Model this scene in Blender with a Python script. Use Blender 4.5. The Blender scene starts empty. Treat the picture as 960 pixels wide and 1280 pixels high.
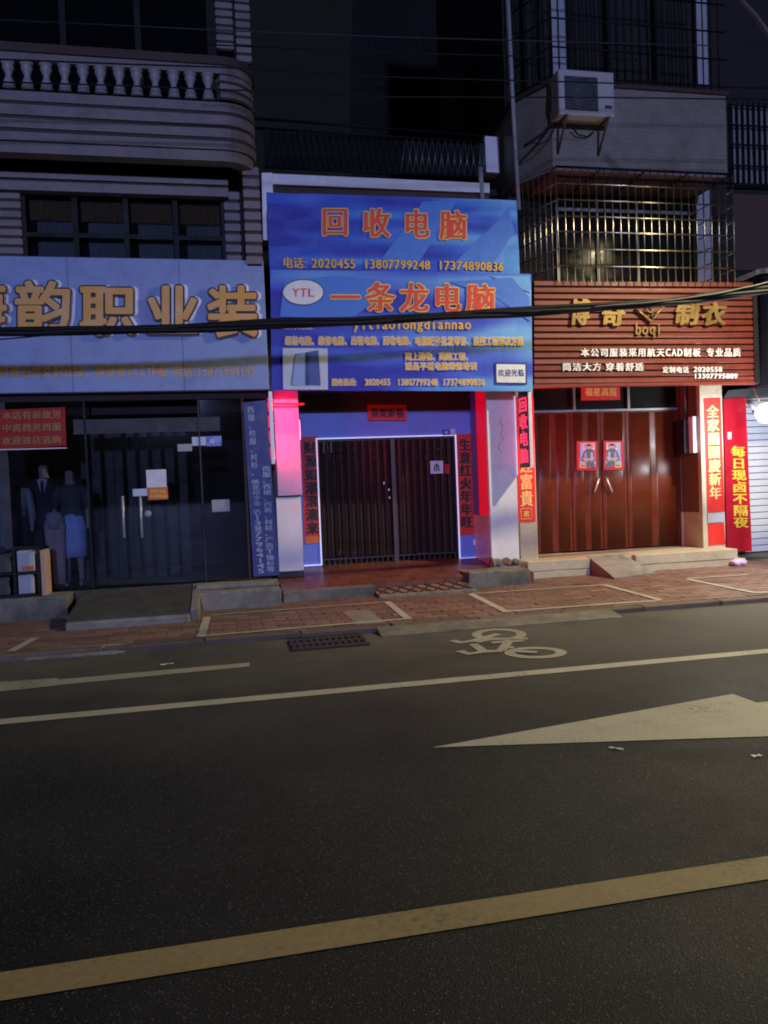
import bpy, bmesh, math, random
from mathutils import Vector, Matrix, noise
random.seed(7)
R_ = math.radians
scene = bpy.context.scene
C = scene.collection

# ------------------------------------------------------------------ camera
H = 1.6
F = 1000.0                                   # focal length in photo pixels (960 x 1280)
PITCH = R_(2.0)
vx = Vector((4800.0, -225.0, 1000.0)).normalized()      # street direction seen from the camera (x right, y down, z ahead)
lo, hi = 0.0, 0.2
def upv(r): return Vector((-math.sin(r)*math.cos(PITCH), -math.cos(r)*math.cos(PITCH), -math.sin(PITCH)))
for _ in range(60):
    m_ = (lo+hi)/2
    if upv(m_).dot(vx) > 0: lo = m_
    else: hi = m_
vz = upv((lo+hi)/2)
vy = vx.cross(vz)
if vy.z < 0: vy = -vy
def to_world(d): return Vector((vx.dot(d), vy.dot(d), vz.dot(d)))
def ray(px, py): return to_world(Vector((px-480.0, py-640.0, F)))
def at(px, py, Y):
    d = ray(px, py); t = Y/d.y
    return Vector((d.x*t, Y, H+d.z*t))
def gnd(px, py, z=0.0):
    d = ray(px, py); t = (z-H)/d.z
    return Vector((d.x*t, d.y*t, z))
cam = bpy.data.cameras.new("camera")
cam.sensor_fit = 'AUTO'; cam.sensor_width = 36.0; cam.lens = F/1280*36.0
cam.clip_start = 0.05; cam.clip_end = 400
co = bpy.data.objects.new("camera", cam); C.objects.link(co)
rx = to_world(Vector((1,0,0))); ry = to_world(Vector((0,-1,0))); rz = to_world(Vector((0,0,-1)))
mw = Matrix((rx, ry, rz)).transposed().to_4x4(); mw.translation = Vector((0,0,H))
co.matrix_world = mw
scene.camera = co

# ------------------------------------------------------------------ world, light, exposure
scene.view_settings.view_transform = 'Standard'
scene.view_settings.look = 'None'
scene.view_settings.exposure = 0.0
scene.view_settings.gamma = 1.0
scene.cycles.use_denoising = True
scene.cycles.max_bounces = 6
scene.cycles.filter_width = 1.9
scene.cycles.sample_clamp_indirect = 3.0
w = bpy.data.worlds.new("World"); scene.world = w; w.use_nodes = True
nt = w.node_tree
bg = nt.nodes['Background']
sky = nt.nodes.new('ShaderNodeTexSky'); sky.sky_type = 'NISHITA'; sky.sun_disc = False
sky.sun_elevation = R_(-4.0); sky.sun_rotation = R_(180)
mx = nt.nodes.new('ShaderNodeMix'); mx.data_type = 'RGBA'; mx.blend_type = 'ADD'; mx.inputs[0].default_value = 1
mx.inputs[7].default_value = (0.10, 0.12, 0.135, 1)       # the town's glow on the night sky
nt.links.new(sky.outputs[0], mx.inputs[6]); nt.links.new(mx.outputs[2], bg.inputs[0])
bg.inputs[1].default_value = 0.06
sun = bpy.data.lights.new("sun", 'SUN'); sun.energy = 1.15; sun.angle = R_(2.5); sun.color = (0.40, 0.47, 1.0)
so = bpy.data.objects.new("sun", sun); C.objects.link(so)
def aim(o, d): o.rotation_euler = Vector(d).to_track_quat('-Z', 'Y').to_euler()
el, az = R_(7.5), R_(3.0)
aim(so, (math.sin(az)*math.cos(el), math.cos(az)*math.cos(el), -math.sin(el)))
so.location = (0, -10, 8)
LAMP = Vector((8.7, 7.7, 6.7))               # the street lamp on the pavement, just out of the frame
sp = bpy.data.lights.new("street_light", 'SPOT'); sp.energy = 2250; sp.color = (1.0, 0.855, 0.48)
sp.spot_size = R_(128); sp.spot_blend = 0.75; sp.shadow_soft_size = 0.10
spo = bpy.data.objects.new("street_light", sp); C.objects.link(spo); spo.location = LAMP - Vector((0,0,0.08))
aim(spo, (-0.50, 0.10, -1))

# ------------------------------------------------------------------ materials
MATS = {}
def M(name, col=(0.5,0.5,0.5), rough=0.6, metal=0.0, var=0.12, scale=6.0, bump=0.0, bscale=60.0, emit=None, estr=0.0,
      spec=0.5, dirt=0.0, dirtcol=(0.03,0.028,0.025), rnd=0.0, coat=0.0):
    if name in MATS: return MATS[name]
    m = bpy.data.materials.new(name); MATS[name] = m; m.use_nodes = True
    n = m.node_tree; L = n.links; b = n.nodes['Principled BSDF']
    b.inputs['Roughness'].default_value = rough; b.inputs['Metallic'].default_value = metal
    b.inputs['Specular IOR Level'].default_value = spec
    if coat: b.inputs['Coat Weight'].default_value = coat; b.inputs['Coat Roughness'].default_value = 0.08
    tc = n.nodes.new('ShaderNodeTexCoord')
    no = n.nodes.new('ShaderNodeTexNoise'); no.inputs['Scale'].default_value = scale; no.inputs['Detail'].default_value = 6
    no.inputs['Roughness'].default_value = 0.65
    L.new(tc.outputs['Object'], no.inputs['Vector'])
    mr = n.nodes.new('ShaderNodeMapRange'); mr.inputs[1].default_value = 0.3; mr.inputs[2].default_value = 0.7
    mr.inputs[3].default_value = 1-var; mr.inputs[4].default_value = 1+var
    L.new(no.outputs['Fac'], mr.inputs[0])
    hs = n.nodes.new('ShaderNodeHueSaturation'); hs.inputs['Color'].default_value = (*col, 1)
    if rnd:
        oi = n.nodes.new('ShaderNodeObjectInfo')
        m2 = n.nodes.new('ShaderNodeMapRange'); m2.inputs[3].default_value = 1-rnd; m2.inputs[4].default_value = 1+rnd
        L.new(oi.outputs['Random'], m2.inputs[0])
        mu = n.nodes.new('ShaderNodeMath'); mu.operation = 'MULTIPLY'
        L.new(mr.outputs[0], mu.inputs[0]); L.new(m2.outputs[0], mu.inputs[1]); L.new(mu.outputs[0], hs.inputs['Value'])
    else:
        L.new(mr.outputs[0], hs.inputs['Value'])
    out = hs.outputs[0]
    if dirt:
        d = n.nodes.new('ShaderNodeTexNoise'); d.inputs['Scale'].default_value = 2.3; d.inputs['Detail'].default_value = 8
        d.inputs['Roughness'].default_value = 0.7
        L.new(tc.outputs['Object'], d.inputs['Vector'])
        cr = n.nodes.new('ShaderNodeValToRGB'); cr.color_ramp.elements[0].position = 0.48; cr.color_ramp.elements[1].position = 0.68
        cr.color_ramp.elements[1].color = (dirt,dirt,dirt,1)
        L.new(d.outputs['Fac'], cr.inputs[0])
        mi = n.nodes.new('ShaderNodeMix'); mi.data_type = 'RGBA'; mi.inputs[7].default_value = (*dirtcol,1)
        L.new(cr.outputs[0], mi.inputs[0]); L.new(out, mi.inputs[6]); out = mi.outputs[2]
    L.new(out, b.inputs['Base Color'])
    rr = n.nodes.new('ShaderNodeMapRange'); rr.inputs[1].default_value = 0.3; rr.inputs[2].default_value = 0.7
    rr.inputs[3].default_value = max(0.02, rough-0.1); rr.inputs[4].default_value = min(1, rough+0.1)
    L.new(no.outputs['Fac'], rr.inputs[0]); L.new(rr.outputs[0], b.inputs['Roughness'])
    if bump:
        bn = n.nodes.new('ShaderNodeTexNoise'); bn.inputs['Scale'].default_value = bscale; bn.inputs['Detail'].default_value = 4
        L.new(tc.outputs['Object'], bn.inputs['Vector'])
        bu = n.nodes.new('ShaderNodeBump'); bu.inputs['Strength'].default_value = bump; bu.inputs['Distance'].default_value = 0.01
        L.new(bn.outputs['Fac'], bu.inputs['Height']); L.new(bu.outputs[0], b.inputs['Normal'])
    if emit:
        b.inputs['Emission Color'].default_value = (*emit,1); b.inputs['Emission Strength'].default_value = estr
    return m

def glass_mat(name, tint=(0.75,0.8,0.85), refl=0.9, ior=1.5):
    m = bpy.data.materials.new(name); MATS[name] = m; m.use_nodes = True
    n = m.node_tree; L = n.links; n.nodes.remove(n.nodes['Principled BSDF'])
    o = n.nodes['Material Output']
    t = n.nodes.new('ShaderNodeBsdfTransparent'); t.inputs[0].default_value = (*tint,1)
    g = n.nodes.new('ShaderNodeBsdfGlossy'); g.inputs['Roughness'].default_value = 0.04; g.inputs['Color'].default_value = (refl,refl,refl,1)
    f = n.nodes.new('ShaderNodeFresnel'); f.inputs[0].default_value = ior
    mi = n.nodes.new('ShaderNodeMixShader')
    L.new(f.outputs[0], mi.inputs[0]); L.new(t.outputs[0], mi.inputs[1]); L.new(g.outputs[0], mi.inputs[2]); L.new(mi.outputs[0], o.inputs[0])
    return m

# asphalt: fine aggregate, worn and damp patches, cracks
def asphalt():
    m = bpy.data.materials.new('asphalt'); m.use_nodes = True; n = m.node_tree; L = n.links; b = n.nodes['Principled BSDF']
    tc = n.nodes.new('ShaderNodeTexCoord')
    def noise(s, d=6, r=0.6):
        x = n.nodes.new('ShaderNodeTexNoise'); x.inputs['Scale'].default_value = s; x.inputs['Detail'].default_value = d; x.inputs['Roughness'].default_value = r
        L.new(tc.outputs['Object'], x.inputs['Vector']); return x
    n1, n2, n3 = noise(0.7,8,0.7), noise(9), noise(170,3)
    vo = n.nodes.new('ShaderNodeTexVoronoi'); vo.inputs['Scale'].default_value = 150; L.new(tc.outputs['Object'], vo.inputs['Vector'])
    cr = n.nodes.new('ShaderNodeValToRGB')
    e = cr.color_ramp.elements; e[0].position=0.32; e[0].color=(0.0125,0.0138,0.0175,1); e[1].position=0.7; e[1].color=(0.028,0.030,0.0355,1)
    L.new(n1.outputs['Fac'], cr.inputs[0])
    c2 = n.nodes.new('ShaderNodeValToRGB'); c2.color_ramp.elements[0].color=(0.40,0.40,0.40,1); c2.color_ramp.elements[1].color=(1.9,1.9,1.9,1)
    c2.color_ramp.elements[0].position=0.3; c2.color_ramp.elements[1].position=0.72
    L.new(n3.outputs['Fac'], c2.inputs[0])
    mu = n.nodes.new('ShaderNodeMix'); mu.data_type='RGBA'; mu.blend_type='MULTIPLY'; mu.inputs[0].default_value=1
    L.new(cr.outputs[0], mu.inputs[6]); L.new(c2.outputs[0], mu.inputs[7])
    c3 = n.nodes.new('ShaderNodeValToRGB'); c3.color_ramp.elements[0].color=(0.75,0.75,0.75,1); c3.color_ramp.elements[1].color=(1.25,1.25,1.25,1)
    L.new(n2.outputs['Fac'], c3.inputs[0])
    m3 = n.nodes.new('ShaderNodeMix'); m3.data_type='RGBA'; m3.blend_type='MULTIPLY'; m3.inputs[0].default_value=1
    L.new(mu.outputs[2], m3.inputs[6]); L.new(c3.outputs[0], m3.inputs[7])
    n0 = noise(0.33,4,0.6); c0 = n.nodes.new('ShaderNodeValToRGB'); e0=c0.color_ramp.elements; e0[0].position=.38; e0[0].color=(0.62,0.62,0.63,1); e0[1].position=.62; e0[1].color=(1.25,1.25,1.22,1)
    L.new(n0.outputs['Fac'], c0.inputs[0])
    m7 = n.nodes.new('ShaderNodeMix'); m7.data_type='RGBA'; m7.blend_type='MULTIPLY'; m7.inputs[0].default_value=1
    L.new(m3.outputs[2], m7.inputs[6]); L.new(c0.outputs[0], m7.inputs[7])
    nd = noise(1.6,5,0.65); mxv = n.nodes.new('ShaderNodeMix'); mxv.data_type='VECTOR'; mxv.inputs[0].default_value=0.22
    L.new(tc.outputs['Object'], mxv.inputs[4]); L.new(nd.outputs['Color'], mxv.inputs[5])
    ve = n.nodes.new('ShaderNodeTexVoronoi'); ve.feature='DISTANCE_TO_EDGE'; ve.inputs['Scale'].default_value=0.55; L.new(mxv.outputs[1], ve.inputs['Vector'])
    ck = n.nodes.new('ShaderNodeMapRange'); ck.inputs[1].default_value=0.0; ck.inputs[2].default_value=0.006; ck.inputs[3].default_value=0.72; ck.inputs[4].default_value=0.0; L.new(ve.outputs['Distance'], ck.inputs[0])
    cm = n.nodes.new('ShaderNodeMapRange'); cm.inputs[1].default_value=0.50; cm.inputs[2].default_value=0.58; L.new(n0.outputs['Fac'], cm.inputs[0])
    ckm = n.nodes.new('ShaderNodeMath'); ckm.operation='MULTIPLY'; L.new(ck.outputs[0], ckm.inputs[0]); L.new(cm.outputs[0], ckm.inputs[1])
    m8 = n.nodes.new('ShaderNodeMix'); m8.data_type='RGBA'; m8.inputs[7].default_value=(0.010,0.010,0.010,1)
    L.new(ckm.outputs[0], m8.inputs[0]); L.new(m7.outputs[2], m8.inputs[6]); m3 = m8
    v2 = n.nodes.new('ShaderNodeTexVoronoi'); v2.inputs['Scale'].default_value = 95; L.new(tc.outputs['Object'], v2.inputs['Vector'])
    s2 = n.nodes.new('ShaderNodeSeparateColor'); L.new(v2.outputs['Color'], s2.inputs[0])
    c4 = n.nodes.new('ShaderNodeValToRGB'); e4=c4.color_ramp.elements; e4[0].position=0.62; e4[0].color=(0,0,0,1); e4[1].position=0.98; e4[1].color=(1,1,1,1)
    L.new(s2.outputs[0], c4.inputs[0])
    c5 = n.nodes.new('ShaderNodeMapRange'); c5.inputs[1].default_value=0.10; c5.inputs[2].default_value=0.42; c5.inputs[3].default_value=1; c5.inputs[4].default_value=0; L.new(v2.outputs['Distance'], c5.inputs[0])
    c6 = n.nodes.new('ShaderNodeMath'); c6.operation='MULTIPLY'; L.new(c4.outputs[0], c6.inputs[0]); L.new(c5.outputs[0], c6.inputs[1])
    m4 = n.nodes.new('ShaderNodeMix'); m4.data_type='RGBA'; m4.inputs[7].default_value=(0.24,0.245,0.25,1)
    L.new(c6.outputs[0], m4.inputs[0]); L.new(m3.outputs[2], m4.inputs[6]); m3 = m4
    sp_ = n.nodes.new('ShaderNodeSeparateXYZ'); L.new(tc.outputs['Object'], sp_.inputs[0])
    dy = n.nodes.new('ShaderNodeMapRange'); dy.inputs[1].default_value=4.6; dy.inputs[2].default_value=8.4; dy.inputs[3].default_value=0; dy.inputs[4].default_value=1.0
    L.new(sp_.outputs[1], dy.inputs[0])
    dm = n.nodes.new('ShaderNodeMath'); dm.operation='MULTIPLY'; dn = n.nodes.new('ShaderNodeMapRange'); dn.inputs[1].default_value=0.3; dn.inputs[2].default_value=0.7; dn.inputs[3].default_value=0.35; dn.inputs[4].default_value=1.0
    L.new(n1.outputs['Fac'], dn.inputs[0]); L.new(dy.outputs[0], dm.inputs[0]); L.new(dn.outputs[0], dm.inputs[1])
    md = n.nodes.new('ShaderNodeMix'); md.data_type='RGBA'; md.inputs[7].default_value=(0.160,0.156,0.132,1)
    L.new(dm.outputs[0], md.inputs[0]); L.new(m3.outputs[2], md.inputs[6]); L.new(md.outputs[2], b.inputs['Base Color'])
    r = n.nodes.new('ShaderNodeMapRange'); r.inputs[1].default_value=0.3; r.inputs[2].default_value=0.75; r.inputs[3].default_value=0.55; r.inputs[4].default_value=0.85
    L.new(n1.outputs['Fac'], r.inputs[0]); L.new(r.outputs[0], b.inputs['Roughness'])
    ad = n.nodes.new('ShaderNodeMath'); ad.operation='MULTIPLY_ADD'; ad.inputs[1].default_value=-0.8
    L.new(vo.outputs['Distance'], ad.inputs[0]); L.new(n3.outputs['Fac'], ad.inputs[2])
    bu = n.nodes.new('ShaderNodeBump'); bu.inputs['Strength'].default_value=0.45; bu.inputs['Distance'].default_value=0.008
    L.new(ad.outputs[0], bu.inputs['Height']); L.new(bu.outputs[0], b.inputs['Normal'])
    b.inputs['Specular IOR Level'].default_value = 0.28
    return m
def paint(name, col, wear=0.55):
    m = bpy.data.materials.new(name); m.use_nodes = True; n = m.node_tree; L = n.links; b = n.nodes['Principled BSDF']
    tc = n.nodes.new('ShaderNodeTexCoord')
    a = n.nodes.new('ShaderNodeTexNoise'); a.inputs['Scale'].default_value=38; a.inputs['Detail'].default_value=8; a.inputs['Roughness'].default_value=0.75
    c = n.nodes.new('ShaderNodeTexNoise'); c.inputs['Scale'].default_value=2.2; c.inputs['Detail'].default_value=5
    for x in (a,c): L.new(tc.outputs['Object'], x.inputs['Vector'])
    ad = n.nodes.new('ShaderNodeMath'); ad.operation='MULTIPLY_ADD'; ad.inputs[1].default_value=0.6
    L.new(c.outputs['Fac'], ad.inputs[0]); L.new(a.outputs['Fac'], ad.inputs[2])
    cr = n.nodes.new('ShaderNodeValToRGB'); e = cr.color_ramp.elements
    e[0].position=0.57; e[0].color=(0.045+col[0]*.10,0.045+col[1]*.10,0.043+col[2]*.10,1); e[1].position=0.92; e[1].color=(*col,1)
    x = cr.color_ramp.elements.new(0.70); x.color=(col[0]*.80,col[1]*.82,col[2]*.80,1)
    L.new(ad.outputs[0], cr.inputs[0]); L.new(cr.outputs[0], b.inputs['Base Color'])
    b.inputs['Roughness'].default_value = 0.7
    bu = n.nodes.new('ShaderNodeBump'); bu.inputs['Strength'].default_value=0.4; bu.inputs['Distance'].default_value=0.005
    L.new(a.outputs['Fac'], bu.inputs['Height']); L.new(bu.outputs[0], b.inputs['Normal'])
    return m
# printed banner: diagonal pale rays on deep blue vinyl (the print's own artwork)
def banner_print(name, seed, dark, mid, light):
    m = bpy.data.materials.new(name); m.use_nodes = True; n = m.node_tree; L = n.links; b = n.nodes['Principled BSDF']
    uv = n.nodes.new('ShaderNodeUVMap')
    mp = n.nodes.new('ShaderNodeMapping'); mp.inputs['Rotation'].default_value=(0,0,R_(-32)); mp.inputs['Scale'].default_value=(1.1,3.0,1); mp.inputs['Location'].default_value=(seed,seed*.7,0)
    L.new(uv.outputs[0], mp.inputs[0])
    no = n.nodes.new('ShaderNodeTexNoise'); no.inputs['Scale'].default_value=1.25; no.inputs['Detail'].default_value=1.5; no.inputs['Distortion'].default_value=0.25
    L.new(mp.outputs[0], no.inputs[0])
    sx = n.nodes.new('ShaderNodeSeparateXYZ'); L.new(uv.outputs[0], sx.inputs[0])
    ad = n.nodes.new('ShaderNodeMath'); ad.operation='MULTIPLY_ADD'; ad.inputs[1].default_value=0.30; L.new(sx.outputs[0], ad.inputs[0]); L.new(no.outputs['Fac'], ad.inputs[2])
    cr = n.nodes.new('ShaderNodeValToRGB'); e = cr.color_ramp.elements
    e[0].position=0.50; e[0].color=(*dark,1); e[1].position=0.86; e[1].color=(*light,1)
    x = cr.color_ramp.elements.new(0.66); x.color=(*mid,1)
    L.new(ad.outputs[0], cr.inputs[0]); L.new(cr.outputs[0], b.inputs['Base Color'])
    b.inputs['Roughness'].default_value=0.5
    wn = n.nodes.new('ShaderNodeTexNoise'); wn.inputs['Scale'].default_value=5; wn.inputs['Detail'].default_value=3
    L.new(uv.outputs[0], wn.inputs[0])
    bu = n.nodes.new('ShaderNodeBump'); bu.inputs['Strength'].default_value=0.4; bu.inputs['Distance'].default_value=0.02
    L.new(wn.outputs['Fac'], bu.inputs['Height']); L.new(bu.outputs[0], b.inputs['Normal'])
    return m
def tile_mat(name, c1, c2, mortar, w_=0.2, h_=0.1, rough=0.5, msize=0.02, axis='XZ', bump=0.4, dirt=0.5):
    m = bpy.data.materials.new(name); m.use_nodes = True; n = m.node_tree; L = n.links; b = n.nodes['Principled BSDF']
    tc = n.nodes.new('ShaderNodeTexCoord'); sx = n.nodes.new('ShaderNodeSeparateXYZ'); cx = n.nodes.new('ShaderNodeCombineXYZ')
    L.new(tc.outputs['Object'], sx.inputs[0])
    L.new(sx.outputs[0], cx.inputs[0]); L.new(sx.outputs[2 if axis=='XZ' else 1], cx.inputs[1])
    br = n.nodes.new('ShaderNodeTexBrick'); br.inputs['Scale'].default_value=1; br.inputs['Brick Width'].default_value=w_; br.inputs['Row Height'].default_value=h_
    br.inputs['Mortar Size'].default_value=msize*h_; br.inputs['Color1'].default_value=(*c1,1); br.inputs['Color2'].default_value=(*c2,1); br.inputs['Mortar'].default_value=(*mortar,1)
    L.new(cx.outputs[0], br.inputs['Vector'])
    d = n.nodes.new('ShaderNodeTexNoise'); d.inputs['Scale'].default_value=3; d.inputs['Detail'].default_value=8; d.inputs['Roughness'].default_value=0.7
    L.new(tc.outputs['Object'], d.inputs[0])
    cr = n.nodes.new('ShaderNodeValToRGB'); e=cr.color_ramp.elements; e[0].position=.3; e[0].color=(1-dirt,1-dirt,1-dirt,1); e[1].position=.65; e[1].color=(1.1,1.1,1.1,1)
    L.new(d.outputs['Fac'], cr.inputs[0])
    mu = n.nodes.new('ShaderNodeMix'); mu.data_type='RGBA'; mu.blend_type='MULTIPLY'; mu.inputs[0].default_value=1
    L.new(br.outputs[0], mu.inputs[6]); L.new(cr.outputs[0], mu.inputs[7]); L.new(mu.outputs[2], b.inputs['Base Color'])
    b.inputs['Roughness'].default_value=rough
    bu = n.nodes.new('ShaderNodeBump'); bu.inputs['Strength'].default_value=bump; bu.inputs['Distance'].default_value=0.004; bu.invert=True
    L.new(br.outputs['Fac'], bu.inputs['Height']); L.new(bu.outputs[0], b.inputs['Normal'])
    MATS[name]=m; return m

ASPH = asphalt()
P_WHITE = paint('white_road_paint', (0.52,0.505,0.45), 0.6); P_YEL = paint('yellow_road_paint', (0.44,0.345,0.19), 0.7); P_OLD = paint('worn_road_paint', (0.41,0.395,0.345), 0.6)
M('paver', (0.235,0.138,0.105), 0.65, var=0.25, scale=9, bump=0.4, bscale=70, dirt=0.6, rnd=0.3)
M('paver_bed', (0.10,0.055,0.04), 0.85, var=0.3, scale=20, bump=0.4)
M('concrete', (0.27,0.255,0.225), 0.85, var=0.22, scale=7, bump=0.5, bscale=50, dirt=0.6, dirtcol=(0.06,0.055,0.045), rnd=0.1)
M('old_concrete', (0.20,0.19,0.165), 0.85, var=0.35, scale=9, bump=0.7, bscale=35, dirt=0.85, dirtcol=(0.03,0.033,0.025))
M('dark_concrete', (0.07,0.068,0.055), 0.7, var=0.3, scale=5, bump=0.4, dirt=0.5)
M('kerb_stone', (0.15,0.115,0.09), 0.8, var=0.25, scale=10, bump=0.4, dirt=0.6, rnd=0.18)
M('cream_stone', (0.52,0.46,0.32), 0.5, var=0.1, scale=8, dirt=0.35, dirtcol=(0.2,0.16,0.11))
M('tile_band', (0.20,0.163,0.15), 0.5, var=0.25, scale=3, bump=0.15, bscale=90, dirt=0.65, dirtcol=(0.09,0.07,0.065), rnd=0.10)
M('brown_groove', (0.06,0.032,0.024), 0.7, var=0.2)
M('baluster_white', (0.36,0.345,0.335), 0.5, var=0.12, scale=12, dirt=0.3, dirtcol=(0.25,0.24,0.24))
M('dark_wall', (0.018,0.017,0.014), 0.85, var=0.3, scale=2, bump=0.2)
M('dark_green_wall', (0.012,0.018,0.007), 0.9, var=0.25, scale=1.2)
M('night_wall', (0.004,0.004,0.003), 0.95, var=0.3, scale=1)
M('black_metal', (0.006,0.006,0.006), 0.6, spec=0.25)
M('black_paint', (0.012,0.012,0.014), 0.5)
M('rubber', (0.010,0.010,0.011), 0.6, var=0.2, spec=0.25)
M('pale_cable', (0.08,0.08,0.07), 0.5)
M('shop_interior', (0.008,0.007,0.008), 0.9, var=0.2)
M('curtain', (0.26,0.26,0.26), 0.9, var=0.15, scale=4)
M('valance', (0.22,0.13,0.06), 0.9, var=0.2)
M('sign_silver', (0.29,0.375,0.65), 0.45, var=0.10, scale=1.3, dirt=0.30, dirtcol=(0.09,0.11,0.19), spec=0.15)
M('letter_orange', (0.74,0.35,0.008), 0.45, var=0.12, scale=3)
M('letter_side', (0.72,0.72,0.74), 0.4)
M('print_orange', (0.82,0.48,0.05), 0.5); M('print_orange_pale', (0.72,0.42,0.14), 0.5)
M('print_yellow', (0.90,0.66,0.06), 0.5); M('print_red', (0.78,0.06,0.03), 0.5); M('print_white', (0.82,0.82,0.82), 0.5)
M('print_navy', (0.02,0.03,0.14), 0.5); M('print_black', (0.012,0.011,0.011), 0.6); M('print_gold', (0.80,0.60,0.20), 0.4)
M('print_palewhite', (0.55,0.60,0.72), 0.5)
M('print_dim', (0.32,0.37,0.48), 0.5)
M('print_dullgold', (0.36,0.17,0.045), 0.6)
M('print_deepgold', (0.62,0.36,0.09), 0.5)
M('red_paper', (0.66,0.024,0.013), 0.6, var=0.12, scale=5); M('red_paper_dark', (0.36,0.012,0.008), 0.7, var=0.15)
M('orange_paper', (0.75,0.16,0.03), 0.6)
M('white_paper', (0.75,0.76,0.78), 0.6); M('grey_paper', (0.40,0.40,0.42), 0.6); M('blue_plate', (0.03,0.05,0.42), 0.35)
M('white_panel', (0.86,0.83,0.84), 0.25, var=0.05, scale=2, dirt=0.12, dirtcol=(0.4,0.38,0.4), coat=0.3)
M('blue_paint', (0.16,0.22,0.72), 0.5, var=0.1, scale=3, dirt=0.2, dirtcol=(0.04,0.05,0.2))
M('red_gloss', (0.55,0.012,0.03), 0.35, var=0.12, scale=3, coat=0.2)
M('dark_ceiling', (0.05,0.03,0.028), 0.9)
M('inner_brown', (0.008,0.005,0.004), 0.6, var=.3)
M('gate_brown', (0.036,0.022,0.019), 0.42, metal=0.25, var=0.25, scale=7, rnd=0.25)
M('gate_post', (0.075,0.055,0.05), 0.4, metal=0.3)
M('white_led', (0.8,0.8,0.85), 0.4, emit=(0.66,0.70,1.0), estr=0.6)
M('white_trim', (0.8,0.8,0.84), 0.3)
M('red_led', (0.5,0.01,0.03), 0.4, emit=(1.0,0.012,0.10), estr=52.0)
M('red_jamb_glow', (0.22,0.003,0.008), 0.4, emit=(1.0,0.004,0.03), estr=0.5, spec=.2)  # pillar face glows by itself, standing in for red LED light
M('panel_upper_shaded', (0.44,0.35,0.50), 0.25, var=0.04, scale=2, coat=0.3)  # pillar panel with the street lamp's shade put into its colour
M('pink_led', (0.5,0.02,0.05), 0.4, emit=(1.0,0.03,0.11), estr=1.25)
M('red_rod_glow', (0.5,0.01,0.02), 0.4, emit=(1.0,0.01,0.03), estr=1.6)
M('led_board', (0.012,0.010,0.016), 0.4)
M('red_slat', (0.185,0.028,0.015), 0.50, var=0.16, scale=5, dirt=0.25, dirtcol=(0.10,0.03,0.02), rnd=0.12)
M('gold', (0.26,0.165,0.055), 0.42, metal=0.6, var=0.1)
M('door_red', (0.115,0.020,0.006), 0.36, var=0.22, scale=2.5, dirt=0.2, dirtcol=(0.05,0.013,0.007), spec=0.32)
M('door_groove', (0.05,0.012,0.008), 0.5)
M('steel', (0.78,0.68,0.46), 0.30, metal=1.0, var=0.08)
M('handle_steel', (0.62,0.62,0.64), 0.3, metal=0.35)
M('dull_steel', (0.30,0.29,0.28), 0.40, metal=0.8)
M('brown_tile', (0.15,0.09,0.055), 0.5, var=0.15)
M('wall_tile', (0.20,0.185,0.18), 0.6)
M('bay_side', (0.26,0.17,0.15), 0.6, var=0.12)
M('ac_white', (0.50,0.46,0.42), 0.45, var=0.06, dirt=0.15, dirtcol=(0.35,0.3,0.28))
M('ac_grille', (0.045,0.05,0.06), 0.6)
M('rust', (0.10,0.055,0.04), 0.75)
M('shutter', (0.78,0.80,0.84), 0.35, metal=0.1, var=0.06)
M('lamp_glow', (0.9,0.9,0.9), 0.4, emit=(0.92,0.95,1.0), estr=30.0)
M('lamp_glow_warm', (0.9,0.8,0.6), 0.4, emit=(1.0,0.80,0.50), estr=30.0)
M('slate_grey', (0.030,0.030,0.034), 0.6)
M('skin', (0.26,0.23,0.22), 0.5); M('suit', (0.020,0.020,0.024), 0.8); M('shirt', (0.40,0.41,0.45), 0.8); M('skirt_blue', (0.34,0.46,0.80), 0.85, var=0.15)
M('dark_blouse', (0.055,0.065,0.065), 0.85); M('pink_cloth', (0.42,0.31,0.33), 0.85); M('white_hair_body', (0.24,0.24,0.27), 0.6)
M('carton', (0.50,0.50,0.52), 0.8, var=0.1); M('carton_dark', (0.08,0.085,0.08), 0.8); M('tan', (0.55,0.36,0.25), 0.7)
M('lilac_bag', (0.55,0.42,0.66), 0.4); M('grate_iron', (0.07,0.055,0.042), 0.6, metal=0.4, bump=0.3)
M('pit', (0.004,0.004,0.004), 0.9); M('moss', (0.03,0.04,0.015), 0.9)
GLASS = glass_mat('shop_glass', (0.80,0.82,0.86), 0.8); GLASSD = glass_mat('dark_window_glass', (0.72,0.74,0.78), 0.5)
M('bay_window', (0.016,0.018,0.017), 0.14, spec=0.12)
tile_mat('bay_wall', (0.265,0.24,0.19),(0.245,0.22,0.175),(0.18,0.165,0.13), 0.12,0.06, 0.55, 0.06, 'XZ', 0.3, 0.3)
tile_mat('floor_tile', (0.24,0.085,0.060),(0.20,0.075,0.055),(0.08,0.045,0.04), 0.30,0.30, 0.35, 0.03, 'XY', 0.4, 0.5)
B_UP = banner_print('banner_print_upper', 1.3, (0.006,0.020,0.40),(0.020,0.10,0.62),(0.10,0.36,0.80))
B_LO = banner_print('banner_print_lower', 4.1, (0.012,0.018,0.42),(0.05,0.11,0.66),(0.15,0.42,0.82))

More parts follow.
